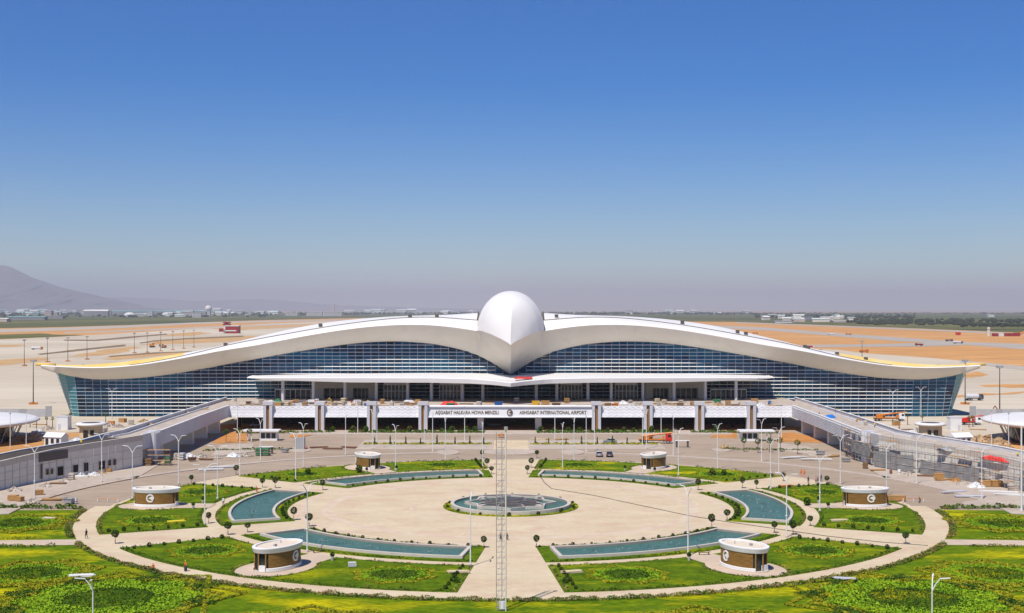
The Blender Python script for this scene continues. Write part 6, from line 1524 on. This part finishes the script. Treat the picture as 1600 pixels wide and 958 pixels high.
GR = [('heap',120,744,'cloth_white',1.25,'tall white rubble heap at the foot of the left ramp wall'),('heap',138,741,'cloth_white',1.15,'second white rubble heap right of the tall one'),('heap',148,743,'cloth_white',.8,'small white rubble heap at the end of the row'),
 ('crate',21,783,'timber',1.3,'light timber crate nearest the left edge of the view'),('crate',31,784,'timber',1.1,'light timber crate right of the one at the left edge'),('crate',61,774,'timber',1.2,'light timber crate by the first left lamp post'),('planks',82,782,'timber',1.0,'light plank pile on the kerb by the left lamp post'),
 ('skip',109,787,'steel_grey',1.0,'grey skip with dark load by the left hedge'),('barrel',118,787,'white_paint',1.0,'white barrel right of the grey skip'),('heap',22,768,'rubble',1.0,'low rubble heap below the left ramp wall'),('heap',73,761,'rubble',.9,'grey rubble heap between the wall and the left lamp post'),('heap',50,786,'rubble',.9,'grey rubble heap behind the left outer lawn'),
 ('pallet_stack',232,728,'timber_dark',1.2,'dark pallet stack in the shade of the left ramp'),('heap',250,723,'sand',1.4,'tan heap under the left ramp edge'),('pallet_stack',262,724,'green',1.0,'green pallet stack beside the tan heap'),('heap',275,717,'rubble',1.5,'long rubble heap below the left ramp'),('heap',295,716,'cloth_white',1.3,'white stone heap left of the rubble below the ramp'),('heap',312,715,'rubble',1.3,'rubble heap right of the white stone heap'),('pallet_stack',285,719,'panel_grey',1.2,'grey pallet stack between the rubble heaps'),
 ('crate',170,738,'timber',.9,'small timber crate by the left lamp post at the wall'),('heap',158,741,'sand',.8,'small tan heap at the doorway of the left ramp'),('planks',330,735,'white_paint',1.5,'long white plank pile on the left kerb'),('planks',348,731,'white_paint',1.5,'second long white plank pile on the left kerb'),
 ('heap',365,714,'cloth_white',1.2,'white stone heap on the left traffic island'),('heap',385,713,'rubble',1.1,'grey rubble heap on the left traffic island'),('pallet_stack',405,712,'green',1.4,'green wrapped pallet stack on the left road'),('pallet_stack',416,712,'green',1.4,'second green wrapped pallet stack on the left road'),('skip',445,707,'steel_grey',.9,'grey skip beside the pallets on the left road'),
 ('planks',498,700,'rust',1.3,'rusty steel bars lying on the left road'),('planks',520,702,'rust',1.4,'second bundle of rusty steel bars on the left road'),('planks',545,700,'rust',1.2,'third bundle of rusty steel bars on the left road'),
 ('heap',1132,701,'sand',1.2,'tan rubble heap on the right traffic island'),('crate',783,684,'orange',1.2,'small orange crate on the road before the station entrance'),('planks',870,688,'timber',1.8,'light plank pile behind the right planted island'),('planks',848,688,'cream',1.8,'cream board pile behind the right planted island'),
 ('planks',1240,716,'white_paint',2.0,'long white beams on the road below the right ramp'),('planks',1275,719,'white_paint',2.0,'second stack of long white beams below the right ramp'),('skip',1282,711,'steel_grey',1.0,'grey skip under the edge of the right ramp'),
 ('crate',1385,783,'timber',1.2,'light timber crate behind the right kiosk'),('crate',1397,783.5,'timber',1.3,'light timber crate right of the one behind the right kiosk'),('crate',1408,783,'timber',1.2,'rightmost light timber crate behind the right kiosk'),
 ('crate',1467,749,'timber',1.5,'light timber crate below the right scaffolding'),('planks',1478,751,'timber',1.4,'light plank pile right of the crate below the scaffolding'),('heap',1495,753,'timber',.9,'heap of broken timber below the right scaffolding'),
 ('crate',1538,761,'timber',1.6,'big light timber crate by the right lamp post'),('crate',1556,761,'timber',1.6,'second big light timber crate by the right lamp post'),('heap',1525,762,'cloth_white',1.2,'white rubble heap left of the big timber crates'),
 ('planks',1560,770,'white_paint',2.0,'long white beams near the right edge of the view'),('planks',1585,775,'white_paint',2.0,'second long white beams near the right edge of the view'),('planks',1490,770,'panel_grey',1.5,'grey beams on the right kerb by the road'),('planks',1515,777,'panel_grey',1.5,'second grey beams on the right kerb'),
 ('barrel',1405,741,'white_paint',1.0,'white barrel below the right scaffolding'),('heap',60,678,'cloth_white',1.6,'white stone heap by the left pavilion'),('heap',75,672,'rubble',1.4,'grey heap behind the left pavilion'),('heap',55,688,'sand',2.2,'tan soil heap beside the left pavilion'),('heap',170,667,'rubble',1.5,'grey heap behind the left ring roofed kiosk'),('crate',174,664,'orange',1.4,'orange crate behind the left ramp'),
 ('skip',160,676,'panel_grey',1.3,'pale skip beside the left ring roofed kiosk'),('skip',1440,676,'panel_grey',1.4,'pale skip left of the right ring roofed kiosk'),('heap',1530,690,'sand',2.0,'tan soil heap right of the right guard house'),('heap',1560,695,'sand',2.2,'tan soil heap before the right pavilion'),
 ('crate',550,887,'panel_grey',.8,'small grey stone block on the front left lawn'),('planks',128,902,'white_paint',.9,'short white beam lying on the big left lawn'),('planks',1319,907,'panel_grey',.8,'pale boards lying on the big right lawn'),('planks',77,812,'cream',.6,'pale board on the left outer lawn'),('planks',1312,815,'cream',.8,'cream boards on the right lawn'),('planks',716,896,'cream',.8,'cream boards on the front left lawn by the central walk'),('planks',893,896,'cream',.8,'pale boards on the front right lawn by the central walk'),('planks',1228,761,'orange',.9,'orange boards on the right lawn beside a lamp post'),('planks',275,817,'vest_yellow',.8,'yellow sheet on the left lawn')]
for kd, px, py, m, sc, lb in GR:
    x, y = G(px, py); place_clutter(kd, x, y, .13, '', m, sc*(.78 if kd == 'crate' else 1.0), None, lb)
# orange barrier poles across the ends of the ring walk
for s, nm in ((-1,'left'),(1,'right')):
    x, y = P(88.5, 176 if s < 0 else 4); t = thing('barrier', 'low orange barrier across the road end of the %s ring walk' % nm, 'barrier', (x,y,.02), .1*s); b = MB(); b.tube((-2.5,0,.7),(2.5,0,.7),.07,.07,6); b.build('bar', M['orange'], t)
    for k in (-2.3,0,2.3): b = MB(); b.bz(k,0,0,.75,.15,.3); b.build('post', M['steel_white'], t)
# benches by the front kiosks
for k, (c, r) in enumerate(((497,863.5),(1100,868))):
    x, y = G(c, r); t = thing('bench', ['dark slatted bench beside the walk to the front left kiosk','dark slatted bench beside the walk to the front right kiosk'][k], 'bench', (x,y,.1), .5-k*.4)
    for q in range(3): b = MB(); b.box(0,-.2+.2*q,.45,2.0,.15,.06); b.build('seat_slat', M['timber_dark'], t)
    for sx in (-.8,.8): b = MB(); b.bz(sx,0,0,.42,.08,.5); b.build('leg', M['steel_dark'], t)

# ================================================================== HAZE
hm = bpy.data.materials.new('haze'); hm.use_nodes = True; n = hm.node_tree.nodes; l = hm.node_tree.links; n.clear()
pv = n.new('ShaderNodeVolumePrincipled'); pv.inputs['Color'].default_value = (.585,.63,.75,1); pv.inputs['Density'].default_value = HAZE; pv.inputs['Anisotropy'].default_value = 0.0
oo = n.new('ShaderNodeOutputMaterial'); l.new(pv.outputs[0], oo.inputs['Volume'])
b = MB(); b.box(0, 35000, 589.5, 130000, 84000, 1183); hz_o = b.build('haze', hm); tag(hz_o, kind='stuff')
